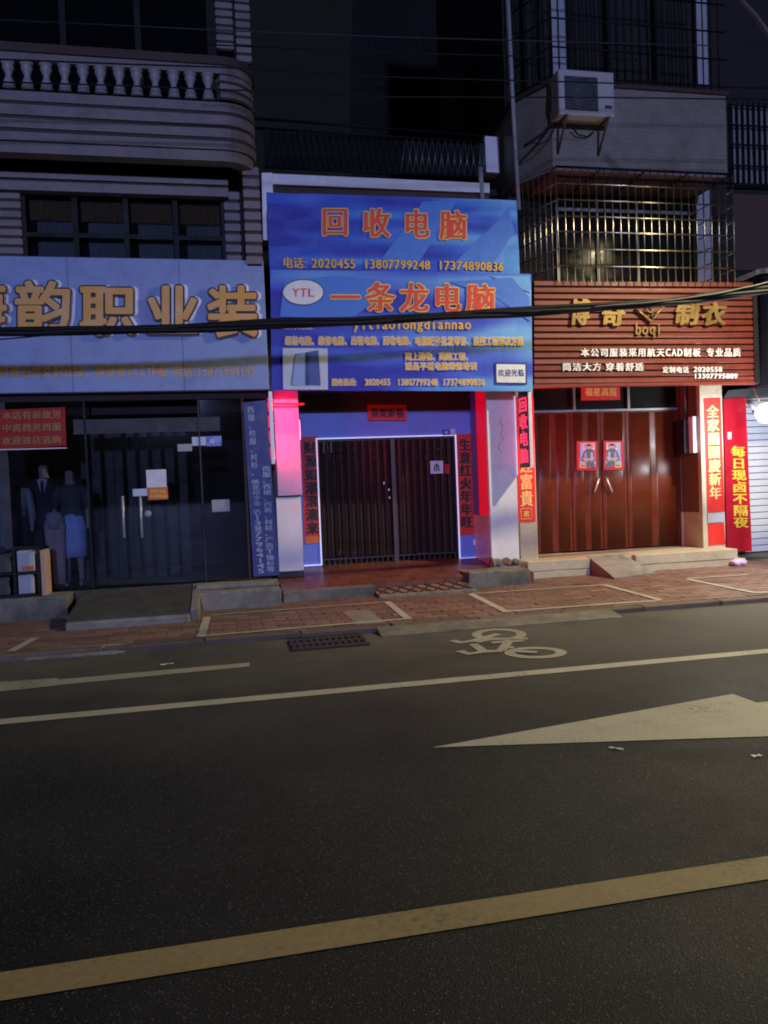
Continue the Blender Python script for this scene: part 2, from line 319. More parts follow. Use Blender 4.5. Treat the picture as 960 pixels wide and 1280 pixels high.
# ------------------------------------------------------------------ object helpers
WL = {}
def mat_of(m): return MATS[m] if isinstance(m, str) else m
def thing(name, label, cat, loc=(0,0,0), group=None):
    o = bpy.data.objects.new(name, None); C.objects.link(o); o.location = loc; o.empty_display_size = 0.1
    WL[o] = Vector(loc); o['label'] = label; o['category'] = cat
    if group: o['group'] = group
    return o
def tag(o, label, cat, group=None):
    o['label'] = label; o['category'] = cat
    if group: o['group'] = group
    return o
def link(name, bm, m, parent=None, smooth=False, origin=None):
    """bm in world coordinates; ONE mesh object"""
    base = WL[parent] if parent is not None else (Vector(origin) if origin is not None else Vector((0,0,0)))
    bmesh.ops.translate(bm, verts=bm.verts, vec=-base)
    me = bpy.data.meshes.new(name); bm.to_mesh(me); bm.free()
    ms = m if isinstance(m, (list,tuple)) else [m]
    for x in ms: me.materials.append(mat_of(x))
    if smooth:
        for p in me.polygons: p.use_smooth = True
    o = bpy.data.objects.new(name, me); C.objects.link(o)
    if parent is not None: o.parent = parent
    else: o.location = base
    WL[o] = base
    return o
def struct(name, bm, m, smooth=False):
    o = link(name, bm, m, None, smooth); o['kind'] = 'structure'; return o
def bbox(bm, x0,x1,y0,y1,z0,z1, mi=0):
    v = [bm.verts.new((x,y,z)) for z in (z0,z1) for y in (y0,y1) for x in (x0,x1)]
    for f in ((0,2,3,1),(4,5,7,6),(0,1,5,4),(2,6,7,3),(0,4,6,2),(1,3,7,5)):
        bm.faces.new([v[i] for i in f]).material_index = mi
def bevel(bm, w_=0.01, seg=1):
    bmesh.ops.bevel(bm, geom=list(bm.edges), offset=w_, segments=seg, affect='EDGES', profile=0.5)
def box(name, m, parent, x0,x1,y0,y1,z0,z1, bev=0.0):
    bm = bmesh.new(); bbox(bm, min(x0,x1),max(x0,x1),min(y0,y1),max(y0,y1),min(z0,z1),max(z0,z1))
    if bev: bevel(bm, bev)
    return link(name, bm, m, parent)
def pr(x0,y0,x1,y1,Y):
    """pixel box of a rectangle on the plane Y -> X0, X1, Z0, Z1"""
    a = at(x0,(y0+y1)/2,Y).x; b = at(x1,(y0+y1)/2,Y).x; c = at((x0+x1)/2,y1,Y).z; d = at((x0+x1)/2,y0,Y).z
    return a,b,c,d
def pbox(name, m, parent, x0,y0,x1,y1,Y,depth, bev=0.0):
    a,b,c,d = pr(x0,y0,x1,y1,Y)
    return box(name, m, parent, a,b,Y,Y+depth,c,d,bev)
def hexa(name, m, parent, front, dvec):
    """prism from a list of front points (world) swept by dvec"""
    bm = bmesh.new(); n = len(front)
    a = [bm.verts.new(p) for p in front]; b = [bm.verts.new(Vector(p)+Vector(dvec)) for p in front]
    bm.faces.new(a); bm.faces.new(b[::-1])
    for i in range(n): bm.faces.new((a[i], b[i], b[(i+1)%n], a[(i+1)%n]))
    bmesh.ops.recalc_face_normals(bm, faces=bm.faces)
    return link(name, bm, m, parent)
def ring(bm, c, d, r, n):
    d = Vector(d).normalized(); u = d.orthogonal().normalized(); v = d.cross(u)
    return [bm.verts.new(Vector(c)+(u*math.cos(2*math.pi*i/n)+v*math.sin(2*math.pi*i/n))*r) for i in range(n)]
def tube(bm, pts, r, n=6, cap=True):
    pts = [Vector(p) for p in pts]; rs = r if isinstance(r,(list,tuple)) else [r]*len(pts)
    d0 = (pts[1]-pts[0]).normalized(); u = d0.orthogonal().normalized(); prev=None; first=None
    for i,p in enumerate(pts):
        d = (pts[min(i+1,len(pts)-1)]-pts[max(i-1,0)]).normalized()
        u = (u - d*u.dot(d)).normalized(); v = d.cross(u)
        rg = [bm.verts.new(p+(u*math.cos(2*math.pi*k/n)+v*math.sin(2*math.pi*k/n))*rs[i]) for k in range(n)]
        if prev:
            for k in range(n): bm.faces.new((prev[k],prev[(k+1)%n],rg[(k+1)%n],rg[k]))
        else: first = rg
        prev = rg
    if cap: bm.faces.new(first[::-1]); bm.faces.new(prev)
def rod(name, m, parent, pts, r, n=6):
    bm = bmesh.new(); tube(bm, pts, r, n); return link(name, bm, m, parent, True)
def lathe(bm, base, prof, n=10):
    prev = None
    for (r,z) in prof:
        rg = [bm.verts.new((base[0]+r*math.cos(2*math.pi*k/n), base[1]+r*math.sin(2*math.pi*k/n), base[2]+z)) for k in range(n)]
        if prev:
            for k in range(n): bm.faces.new((prev[k],prev[(k+1)%n],rg[(k+1)%n],rg[k]))
        else: bm.faces.new(rg[::-1])
        prev = rg
    bm.faces.new(prev)
def loft(bm, rings, n=14):
    """rings: (cx,cy,cz,rx,ry) stacked"""
    prev=None
    for (x,y,z,a,b) in rings:
        rg = [bm.verts.new((x+a*math.cos(2*math.pi*k/n), y+b*math.sin(2*math.pi*k/n), z)) for k in range(n)]
        if prev:
            for k in range(n): bm.faces.new((prev[k],prev[(k+1)%n],rg[(k+1)%n],rg[k]))
        else: bm.faces.new(rg[::-1])
        prev=rg
    bm.faces.new(prev)
def local(name, bm, m, parent, loc, smooth=False):
    """bm in the piece's own coordinates, placed at world loc"""
    bmesh.ops.translate(bm, verts=bm.verts, vec=WL[parent])
    o = link(name, bm, m, parent, smooth); o.location = Vector(loc)-WL[parent]; return o
def dup(o, parent, off):
    c = o.copy(); C.objects.link(c); c.parent = parent; c.location = o.location + Vector(off); WL[c] = WL[o]+Vector(off); return c

# ------------------------------------------------------------------ glyphs (Blender's own font), each character once
ALL = ("海韵职业装零售成品男女职业装、承接各式工作服电话:13877964145回收电脑2020455138077992481737489083"
 "6YTL一条龙yitiaolongdianno业务范围组装维修出租配件批发零监控程解决方案网上购物网络工程液晶平板培训"
 "服务热线欢迎光临博奇制衣bqi本公司服装采用航天CAD制板专业品质简洁大方穿着舒适定制电话2020558福星高照"
 "迎富貴全家團圓慶新年每日现卤不隔夜本店有新款中高档西服进选购恭贺新禧生意红火年旺财源如潮滚来裙衬衫广告T恤等校裤绣花印字✆"
 "43贰春招雅琴棋四海水到渠开吉祥意")
GL = {}
def build_glyphs():
    tmp = []
    for ch in sorted(set(ALL)):
        cu = bpy.data.curves.new('glyph','FONT'); cu.body = ch; cu.resolution_u = 2; cu.size = 1.0
        o = bpy.data.objects.new('glyph', cu); C.objects.link(o); tmp.append((ch,o))
    dg = bpy.context.evaluated_depsgraph_get()
    for ch,o in tmp:
        me = o.evaluated_get(dg).to_mesh()
        GL[ch] = ([(v.co.x,v.co.y) for v in me.vertices], [tuple(p.vertices) for p in me.polygons])
        o.evaluated_get(dg).to_mesh_clear()
    for ch,o in tmp:
        cu = o.data; bpy.data.objects.remove(o); bpy.data.curves.remove(cu)
build_glyphs()
def is_cjk(ch): return ord(ch) > 0x2E80
def bil(q, u, v):
    """q = world corners tl,tr,br,bl; u right, v up"""
    return (q[3]*(1-u)+q[2]*u)*(1-v) + (q[0]*(1-u)+q[1]*u)*v
def lettering(name, s, m, parent, q, vertical=False, bold=0.0, lift=0.002, depth=0.0, side=None, boldy=None, gap=0.08, slant=0.0, lw=0.6):
    """write s so that it fills the quad q (world points tl,tr,br,bl). Flat when depth=0, raised by depth otherwise"""
    q = [Vector(p) for p in q]
    nrm = (q[1]-q[0]).cross(q[3]-q[0]).normalized()       # towards the viewer or away
    if nrm.y > 0 and abs(nrm.y) > 0.3: nrm = -nrm
    by = bold*0.45 if boldy is None else boldy
    shifts = [(0,0)]
    if bold and len(s) == 1:                              # a single big character: even thickening all round
        for i in range(10): shifts.append((bold*math.cos(.628*i), by*math.sin(.628*i)))
        if max(bold,by) > .03:
            for i in range(6): shifts.append((bold*.5*math.cos(1.047*i), by*.5*math.sin(1.047*i)))
    elif bold: shifts = [(0,0),(bold*.75,by*.6),(-bold*.75,by*.6),(bold*.75,-by*.6),(-bold*.75,-by*.6)]
    cells = []                                            # char, u0,u1,v0,v1 in unit layout
    if vertical:
        n = sum(1.0 if c!=' ' else 0.5 for c in s); v = n
        for c in s:
            h = 1.0 if c!=' ' else 0.5
            if c!=' ': cells.append((c,0,1,v-h,v))
            v -= h
        Wd, Ht = 1.0, n
    else:
        u = 0
        for c in s:
            wd = 1.0 if is_cjk(c) else (0.32 if c in ' :' else (lw if c not in 'CADYTL' else lw*1.08))
            if c!=' ': cells.append((c,u,u+wd,0,1))
            u += wd
        Wd, Ht = u, 1.0
    size = ((q[3]-q[0]).length/Ht) if not vertical else min((q[1]-q[0]).length, (q[3]-q[0]).length/Ht)
    split = len(cells) > 1 and size > 0.118
    bm = bmesh.new(); k = 0; out = None
    for (c,u0,u1,v0,v1) in cells:
        vs, fs = GL[c]
        if not vs: continue
        xs=[p[0] for p in vs]; ys=[p[1] for p in vs]
        if is_cjk(c) or c in '、':
            bx0, bx1, by0, by1 = 0.0, 1.0, -0.12, 0.88
            cs = CJK_BOX; bx0,bx1,by0,by1 = cs
            if c == '一': pass
        else:
            mxw = max(xs)-min(xs); mid=(max(xs)+min(xs))/2; hw=max(mxw*0.55, 0.26)
            bx0,bx1 = mid-hw, mid+hw; by0,by1 = LAT_BOX
            if c in 'gqypj': by0 -= 0.02
        gx = gap*(u1-u0)/2; gy = gap/2
        for (sx,sy) in shifts:
            k += 1
            lf = lift + (k%17)*0.00018
            def P(x,y,extra=0.0):
                a = (x-bx0)/(bx1-bx0); b = (y-by0)/(by1-by0)
                uu = (u0+gx+a*(u1-u0-2*gx) + sx + slant*(b-0.5))/Wd; vv = (v0+gy+b*(v1-v0-2*gy) + sy)/Ht
                return bil(q,uu,vv) + nrm*(lf+extra)
            top = [bm.verts.new(P(x,y,depth)) for (x,y) in vs]
            ec = {}
            for f in fs:
                try: bm.faces.new([top[i] for i in f]).material_index = 0
                except ValueError: continue
                for i in range(len(f)):
                    e = (f[i], f[(i+1)%len(f)]); ec[tuple(sorted(e))] = ec.get(tuple(sorted(e)),[])+[e]
            if depth:
                bot = [bm.verts.new(P(x,y,0)) for (x,y) in vs]
                for e,l in ec.items():
                    if len(l)==1:
                        a,b = l[0]
                        bm.faces.new((top[a],bot[a],bot[b],top[b])).material_index = 1 if side else 0
        if split: out = link('character', bm, [m, side] if side else m, parent); bm = bmesh.new()
    if split: bm.free(); return out
    o = link(name, bm, [m, side] if side else m, parent)
    if len(cells) > 1: o['kind'] = 'stuff'
    return o
xs_=[p[0] for p in GL['国'][0]] if '国' in GL else [p[0] for p in GL['回'][0]]
ys_=[p[1] for p in GL['回'][0]]; e_=GL['圓'][0]
CJK_BOX = (min(xs_)-0.07, max(xs_)+0.07, min(ys_)-0.02, max(ys_)+0.06)
yn = [p[1] for p in GL['8'][0]]
LAT_BOX = (min(yn)-0.06, max(yn)+0.06)
def pq(x0,y0,x1,y1,Y, y0r=None, y1r=None):
    """pixel rectangle, right end may sit at other heights -> world quad tl,tr,br,bl on plane Y"""
    y0r = y0 if y0r is None else y0r; y1r = y1 if y1r is None else y1r
    return [at(x0,y0,Y), at(x1,y0r,Y), at(x1,y1r,Y), at(x0,y1,Y)]
def quadsheet(name, m, parent, q, thick=0.006, uv=True, nx=1, ny=1, ripple=0.0):
    """a sheet with thickness whose front is the quad q (tl,tr,br,bl), UV 0-1 over it"""
    bm = bmesh.new(); g = []
    for j in range(ny+1):
        row=[]
        for i in range(nx+1):
            p = bil(q, i/nx, j/ny)
            if ripple: p = p + Vector((0, ripple*math.sin(i*1.7+j*0.9)*math.sin(j*1.3+0.4*i),0))
            row.append(bm.verts.new(p))
        g.append(row)
    ul = bm.loops.layers.uv.new('UVMap')
    for j in range(ny):
        for i in range(nx):
            f = bm.faces.new((g[j][i],g[j][i+1],g[j+1][i+1],g[j+1][i]))
            for l,(a,b) in zip(f.loops, ((i,j),(i+1,j),(i+1,j+1),(i,j+1))): l[ul].uv=(a/nx,b/ny)
    r = bmesh.ops.extrude_face_region(bm, geom=list(bm.faces))
    bmesh.ops.translate(bm, verts=[x for x in r['geom'] if isinstance(x,bmesh.types.BMVert)], vec=(0,thick,0))
    bmesh.ops.recalc_face_normals(bm, faces=bm.faces)
    return link(name, bm, m, parent)
def flatpoly(bm, pts):
    bm.faces.new([bm.verts.new(p) for p in pts])
def ribbon(bm, pts, wd, closed=False):
    pts=[Vector(p) for p in pts]; n=len(pts); L=[];Rr=[]
    for i,p in enumerate(pts):
        a = pts[(i-1)%n] if (closed or i>0) else p; b = pts[(i+1)%n] if (closed or i<n-1) else p
        d=(b-a); d.z=0; d.normalize(); s=Vector((-d.y,d.x,0))*wd/2
        L.append(bm.verts.new(p+s)); Rr.append(bm.verts.new(p-s))
    for i in range(n if closed else n-1):
        j=(i+1)%n; bm.faces.new((L[i],Rr[i],Rr[j],L[j]))

# ------------------------------------------------------------------ ground
SW = 0.065                                   # pavement height
KY = 8.45                                    # kerb line
bm = bmesh.new(); bbox(bm, -120,120,-80,KY,-0.3,0.0); struct('road', bm, ASPH)
bm = bmesh.new(); bbox(bm, -120,120,KY+0.15,140,-0.3,SW-0.012); struct('pavement', bm, 'paver_bed')
def marking(name, polys, m, z=0.004):
    bm = bmesh.new()
    for k,p in enumerate(polys): flatpoly(bm, [Vector((a.x,a.y,z+0.0006*k)) for a in p])
    for f in bm.faces:
        if f.normal.z<0: f.normal_flip()
    return struct(name, bm, m)
def lane(name, y0, y1, x0, x1, m):
    bm = bmesh.new(); n=int((x1-x0)/0.5)
    for i in range(n):
        a=x0+(x1-x0)*i/n; b=x0+(x1-x0)*(i+1)/n
        flatpoly(bm,[(a,y0,0.004),(b,y0,0.004),(b,y1,0.004),(a,y1,0.004)])
    bmesh.ops.remove_doubles(bm, verts=bm.verts, dist=0.001)
    return struct(name, bm, m)
lane('yellow_lane_line', 2.705, 2.870, -60, 60, P_YEL)
lane('white_lane_line', 6.075, 6.225, -60, 60, P_WHITE)
marking('lane_arrow', [[gnd(540,935), gnd(960,921), Vector((7.0,4.2,0)), Vector((7.0,4.72,0)), gnd(946,879), gnd(916,868)]], P_WHITE)
marking('edge_line', [[gnd(72,850), gnd(72,857), gnd(312,833.5), gnd(312,828.5)], [gnd(-60,857), gnd(-60,871), gnd(72,857.5), gnd(72,848)]], P_OLD)
# bicycle symbol on the cycle lane
bm = bmesh.new()
def zp(x,y): return gnd(540+x/5.333, 770+y/5.333, 0.0)
lay = 0
def stroke(pts, wd, closed=False):
    global lay
    lay += 1
    ribbon(bm, [zp(*p)+Vector((0,0,0.004+lay*0.0005)) for p in pts], wd, closed)
stroke([(447+150*math.cos(t),125+33*math.sin(t)) for t in [2*math.pi*i/36 for i in range(36)]], 0.10, True)
stroke([(690+172*math.cos(t),247+31*math.sin(t)) for t in [2*math.pi*i/36 for i in range(36)]], 0.10, True)
for p in ([(135,165),(190,180),(275,167),(445,122)], [(275,188),(350,243)], [(182,236),(245,256),(350,240),(470,236)], [(300,178),(400,155),(640,154)],
          [(395,182),(500,175),(610,168)], [(520,165),(460,236)], [(455,215),(545,214)], [(555,240),(700,246)]):
    stroke(p, 0.095)
for f in bm.faces:
    f.normal_update()
    if f.normal.z<0: f.normal_flip()
struct('bicycle_symbol', bm, P_OLD)
# kerb stones
kerb = bmesh.new(); bbox(kerb, -60,60,KY+0.02,KY+0.14,-0.2,SW-0.02); kerb_o = struct('kerb', kerb, 'old_concrete')
bm = bmesh.new(); bbox(bm, -0.495,0.495,KY,KY+0.15,-0.1,SW); bevel(bm,0.012)
k0 = link('kerb_stone', bm, 'kerb_stone', kerb_o)
for i in range(-6, 14):
    c = k0 if i==-6 else dup(k0, kerb_o, (0,0,0))
    c.location = (i+0.3, random.uniform(-.006,.006), random.uniform(-.008,.004))
# pavers: the 300 that show largest as parts, the rest joined
pav = bpy.data.objects['pavement']
cells=[]
pw, ph = 0.30, 0.15
ny=0; y=KY+0.155
while y < 12.3:
    x = -4.2 + (0.15 if ny%2 else 0.0)
    while x < 10.2:
        cells.append((x,y)); x += pw
    y += ph; ny += 1
def near(c): return c[1] + 0.35*abs(c[0]-3.2)**0.5*0
vis=[c for c in cells if -2.6-0.05*(c[1]-9) < c[0] < 7.6]
vis.sort(key=near); chosen=set(vis[:300])
bm = bmesh.new(); bbox(bm, -pw/2+.004,pw/2-.004,-ph/2+.004,ph/2-.004,-0.05,0.0); bevel(bm,0.004)
p0 = link('paver', bm, 'paver', pav); first=True
for (x,y) in vis[:300]:
    o = p0 if first else dup(p0, pav, (0,0,0)); first=False
    o.location = (x+pw/2, y+ph/2, SW+random.uniform(-.004,.003)); o.rotation_euler=(random.uniform(-.012,.012),random.uniform(-.008,.008),random.uniform(-.01,.01))
bm = bmesh.new()
for (x,y) in cells:
    if (x,y) in chosen: continue
    z = SW+random.uniform(-.004,.003); bbox(bm, x+.004,x+pw-.004,y+.004,y+ph-.004,SW-.05,z)
po = link('paver_field', bm, 'paver', pav); po['kind']='stuff'
# parking bay lines painted on the pavement
def gl(a,b,wd,z=SW+0.006):
    p,q=gnd(*a,z),gnd(*b,z); d=(q-p).normalized(); s=Vector((-d.y,d.x,0))*wd/2
    return [p+s,q+s,q-s,p-s]
def bay(name, lines):
    bm=bmesh.new()
    for k,(a,b,wd) in enumerate(lines):
        P_=gl(a,b,wd); n=max(1,int((P_[1]-P_[0]).length/0.15))
        for i in range(n):
            u0,u1=i/n,(i+1)/n
            z=Vector((0,0,0.0006*k))
            flatpoly(bm,[P_[0].lerp(P_[1],u0)+z,P_[0].lerp(P_[1],u1)+z,P_[3].lerp(P_[2],u1)+z,P_[3].lerp(P_[2],u0)+z])
    for f in bm.faces:
        f.normal_update()
        if f.normal.z<0: f.normal_flip()
    return struct(name,bm,P_WHITE)
bay('parking_bay_line', [((250,795),(510,773),.07), ((484,752),(511,774),.09), ((251,796),(259,771),.09), ((262,769),(486,752),.05)])
bay('parking_bay_line', [((632,764),(826,750),.08), ((588,742),(634,765),.09), ((590,742),(755,731),.06), ((755,731),(826,750),.08)])
bay('parking_bay_line', [((858,723),(935,718),.06), ((860,724),(945,741),.08), ((945,741),(1010,737),.08)])
bay('parking_bay_line', [((14,814),(44,797),.09)])
# worn concrete where the kerb drops to the road on the left, and along the middle bay
bm=bmesh.new(); P4=[gnd(30,826,0.0),gnd(140,818,0.0),gnd(212,806,0.0),gnd(150,806,SW-.01),gnd(50,812,SW-.01)]
bm.faces.new([bm.verts.new(p+Vector((0,0,0.012))) for p in P4])
r=bmesh.ops.extrude_face_region(bm,geom=list(bm.faces)); bmesh.ops.translate(bm,verts=[v for v in r['geom'] if isinstance(v,bmesh.types.BMVert)],vec=(0,0,-0.1)); bmesh.ops.recalc_face_normals(bm,faces=bm.faces)
struct('concrete_ramp', bm, 'concrete')
a,b = gnd(470,790,0), gnd(765,768,0)
bm=bmesh.new(); bbox(bm, gnd(470,790,0).x, gnd(765,768,0).x, KY-0.28, KY+0.0, -0.1, 0.03)
for v in bm.verts:
    if v.co.z>0 and v.co.y<KY-0.1: v.co.z=0.008
    elif v.co.z>0: v.co.z=0.058
struct('gutter_ramp', bm, M('gutter_concrete',(0.20,0.185,0.15),0.9,var=.3,scale=5,bump=.5,dirt=.7,dirtcol=(0.08,0.075,0.06)))
# pale slab let into the pavers
bm=bmesh.new(); c=gnd(446,765,SW); bbox(bm,c.x-.16,c.x+.16,KY+.22,KY+1.15,SW-.05,SW+.004); bevel(bm,.003); struct('pavement_slab', bm, 'concrete')
# cast-iron drain grate
a=gnd(362,800,0); b=gnd(449,796,0)
gx0,gx1,gy0,gy1=a.x,b.x,KY-0.62,KY-0.16
g=thing('drain_grate','rusty iron drain grate with square slots in the gutter','drain grate',((gx0+gx1)/2,(gy0+gy1)/2,0))
box('pit','pit',g,gx0,gx1,gy0,gy1,0.002,0.005)
for yy in (gy0,(gy0+gy1)/2,gy1): box('grate_rail','grate_iron',g,gx0-.03,gx1+.03,yy-.035,yy+.035,0.004,0.028,.004)
nb=11
for i in range(nb+1):
    x=gx0+(gx1-gx0)*i/nb
    box('grate_bar','grate_iron',g,x-.014,x+.014,gy0+.036,gy1-.036,0.004,0.025)
def scrap(name,label,px,py,l,wd,ang):
    c=gnd(px,py,0); bm=bmesh.new()
    n=4
    for i in range(n+1):
        for j in range(3):
            bm.verts.new((l*(i/n-.5)*(1+.15*random.uniform(-1,1)),wd*(j/2-.5)*(1+.25*random.uniform(-1,1)),0.005+0.007*random.random()))
    bm.verts.ensure_lookup_table()
    for i in range(n):
        for j in range(2): bm.faces.new([bm.verts[i*3+j],bm.verts[i*3+3+j],bm.verts[i*3+4+j],bm.verts[i*3+1+j]])
    bmesh.ops.rotate(bm,verts=bm.verts,cent=(0,0,0),matrix=Matrix.Rotation(ang,3,'Z'))
    bmesh.ops.translate(bm,verts=bm.verts,vec=c)
    tag(link(name,bm,'white_paper',None,origin=c),label,'litter')
scrap('paper_scrap','thin white paper sliver lying on the asphalt below the lane arrow',770,937,.085,.018,R_(-45))
scrap('paper_scrap','small round white scrap on the asphalt at the right edge',946,946,.055,.03,0)
scrap('paper_scrap','pale scrap on the road above the short worn line',208,831,.12,.06,R_(10))

# ------------------------------------------------------------------ LEFT BUILDING (striped tiles)
YL=11.0
LX=at(327,300,YL).x                      # its right edge
lb=thing('shop_building','striped tile building with rounded balcony and white balusters above the dark clothing shop','building',(-2.5,11.6,0))
BY=10.7
def zL(py,Y=BY): return at(0,py,Y).z     # heights read at the photo's left edge
def beltpath(off, xr, yb):
    """plan outline of the rounded balcony front: list of (x,y)"""
    r=0.42; pts=[(-7,BY-off)]
    cx,cy=xr-r,BY+r
    for i in range(0,9):
        t=R_(-90+90*i/8); pts.append((cx+(r+off)*math.cos(t), cy+(r+off)*math.sin(t)))
    pts.append((xr+off, yb)); return pts
def belt(name, m, z0, z1, off, thick=0.12, bev=0.0):
    out=beltpath(off, LX-0.02, 11.57); inn=beltpath(off-thick, LX-0.02, 11.57)
    bm=bmesh.new()
    def col(p,z): return [bm.verts.new((x,y,z)) for (x,y) in p]
    o0,o1,i0,i1=col(out,z0),col(out,z1),col(inn,z0),col(inn,z1)
    for k in range(len(out)-1):
        bm.faces.new((o0[k],o0[k+1],o1[k+1],o1[k])); bm.faces.new((i0[k+1],i0[k],i1[k],i1[k+1]))
        bm.faces.new((o1[k],o1[k+1],i1[k+1],i1[k])); bm.faces.new((o0[k+1],o0[k],i0[k],i0[k+1]))
    return link(name,bm,m,lb)
belt('balcony_core','brown_groove', zL(174), zL(112), -0.02, .14)
for (a,b,of) in ((112,124,0),(129,142,0.005),(146.5,158,0),(163.5,174,.005)): belt('tile_band','tile_band', zL(b),zL(a),of)
belt('balcony_lip','tile_band', zL(188),zL(174.5),-0.035,.2)
box('balcony_floor','dark_wall',lb,-7,LX-.5,BY+.08,11.57,zL(174),zL(125))
# balustrade
za,zb=zL(107),zL(74)
belt('balustrade_rail','tile_band',zL(73.5),zL(63),-0.01,.16); belt('rail_cap','brown_groove',zL(62.8),zL(52),0.02,.22)
bm=bmesh.new(); h=zb-za
lathe(bm,(0,0,0),[(.085,0),(.085,.05*h),(.065,.08*h),(.075,.2*h),(.055,.34*h),(.035,.5*h),(.055,.66*h),(.075,.8*h),(.065,.92*h),(.085,.95*h),(.085,h)],10)
bal0=None
for px,py in ((-13,89),(10.6,90),(34,92),(58,94),(81,95.5),(104,97),(126,98.5),(149,100),(171,101),(194,102.5),(217,104),(238,105.5),(260,107)):
    x=at(px,py,BY+.07).x
    if bal0 is None:
        bmesh.ops.translate(bm,verts=bm.verts,vec=(x,BY+.07,za)); bal0=link('baluster',bm,'baluster_white',lb,True); bx=x
    else: dup(bal0,lb,(x-bx,0,0))
# solid pier at the rounded end of the balustrade
px0=at(275,100,BY).x
def pier(z0,z1,m,off):
    pts=[(px0,BY+.05)]+[p for p in beltpath(off,LX-.02,11.57)[1:]]
    pts[0]=(px0,BY-off)
    bm=bmesh.new(); n=len(pts); inn=[(p[0]-.02,p[1]+.15) for p in pts]
    a=[bm.verts.new((x,y,z0)) for x,y in pts]; b=[bm.verts.new((x,y,z1)) for x,y in pts]
    for k in range(n-1): bm.faces.new((a[k],a[k+1],b[k+1],b[k]))
    r=bmesh.ops.extrude_face_region(bm,geom=list(bm.faces)); bmesh.ops.translate(bm,verts=[v for v in r['geom'] if isinstance(v,bmesh.types.BMVert)],vec=(-.05,.12,0))
    bmesh.ops.recalc_face_normals(bm,faces=bm.faces)
    return link('tile_band' if m=='tile_band' else 'pier_core',bm,m,lb)
pier(za,zb,'brown_groove',-.02)
nbp=3; hb=(zb-za)/nbp
for i in range(nbp): pier(za+i*hb+.02, za+(i+1)*hb-.02,'tile_band',0)
# walls behind
box('wall','dark_wall',lb,-7,LX,11.57,16,2.7,14)
zs=zL(188)
# beam bands over the lower window
for (a,b) in ((216,223),(227,238)):
    z1=at(140,a+3,11.22).z; z0=at(140,b+3,11.22).z; box('tile_band','tile_band',lb,-7,at(285,230,11.22).x,11.22,11.57,z0,z1)
z1=at(140,226.5,11.26).z; z0=at(140,229.5,11.26).z; box('beam_core','brown_groove',lb,-7,at(285,230,11.26).x,11.26,11.57,z0-.06,z1+.1)
# frame pillar at the right end and pilasters by the window: stacked tiles
def stack(px0_,px1_,py0,py1,Y,n,depth,gapf=0.28):
    x0=at(px0_,(py0+py1)/2,Y).x; x1=at(px1_,(py0+py1)/2,Y).x
    zt=at((px0_+px1_)/2,py0,Y).z; zb_=at((px0_+px1_)/2,py1,Y).z; hh=(zt-zb_)/n
    box('pillar_core','brown_groove',lb,x0+.015,x1-.015,Y+.02,Y+depth,zb_,zt)
    for i in range(n): box('tile_band','tile_band',lb,x0,x1,Y,Y+depth-.01,zb_+i*hh+hh*gapf/2,zb_+(i+1)*hh-hh*gapf/2,.006)
stack(305,326,207,332,10.98,9,.5)
stack(-30,27,238,330,11.31,8,.25); stack(281,301,238,330,11.31,7,.25)
stack(293,312,-60,78,11.3,13,.5); stack(268,290,-60,62,11.34,12,.2)
# lower window with curtains
wx0,wx1,wz0,wz1=pr(30,242,280,322,11.40)
wn=lb
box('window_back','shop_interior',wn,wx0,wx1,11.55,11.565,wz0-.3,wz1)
for i in range(5):
    x=wx0+(wx1-wx0)*i/4; box('window_frame','black_metal',wn,x-.035,x+.035,11.37,11.44,wz0-.3,wz1)
for z in (wz1-.03,(wz0*0.68+wz1*.32)): box('window_rail','black_metal',wn,wx0,wx1,11.365,11.435,z-.03,z+.03)
def curtain(name,m,parent,x0,x1,y,z0,z1,n,amp,n_per=6):
    bm=bmesh.new(); N=n*n_per; a=[];b=[]
    for i in range(N+1):
        x=x0+(x1-x0)*i/N; yy=y+amp*math.sin(i*2*math.pi/n_per)+amp*.4*math.sin(i*.37)
        a.append(bm.verts.new((x,yy,z0))); b.append(bm.verts.new((x,yy+.005,z1)))
    for i in range(N): bm.faces.new((a[i],a[i+1],b[i+1],b[i]))
    return link(name,bm,m,parent,True)
for i in range(4):
    a=wx0+(wx1-wx0)*i/4+.06; b=wx0+(wx1-wx0)*(i+1)/4-.05
    zc=wz1-(wz1-wz0)*.42
    curtain('valance','valance',wn,a,b,11.49,zc,wz1-.05,9,.012)
    curtain('curtain','curtain',wn,a+.08,b,11.52,wz0-.3,zc+.02,11,.014)
    box('window_pane',GLASSD,wn,a-.03,b+.02,11.41,11.416,wz0-.3,wz1)
# upper storey: dark window wall behind the balustrade
ux0,ux1=-6.5,at(262,30,11.45).x; uz0=zL(120,11.45); 
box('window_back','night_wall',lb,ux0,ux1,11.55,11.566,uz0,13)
for i in range(8):
    x=ux0+(ux1-ux0)*i/7; box('window_frame','black_metal',lb,x-.04,x+.04,11.42,11.5,uz0,12)
box('window_pane',GLASSD,lb,ux0,ux1,11.46,11.466,uz0,12)

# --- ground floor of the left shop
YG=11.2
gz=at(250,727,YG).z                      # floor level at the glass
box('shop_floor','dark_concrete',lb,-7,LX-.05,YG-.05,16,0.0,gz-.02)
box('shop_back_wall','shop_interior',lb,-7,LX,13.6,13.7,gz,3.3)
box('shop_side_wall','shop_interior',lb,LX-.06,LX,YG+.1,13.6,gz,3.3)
box('shop_ceiling','dark_ceiling',lb,-7,LX,YG+.02,13.6,3.0,3.1)
zt=at(200,500,YG).z
box('shop_lintel','dark_ceiling',lb,-7,LX,YG-.02,YG+.2,zt,at(200,480,YG).z+.3)
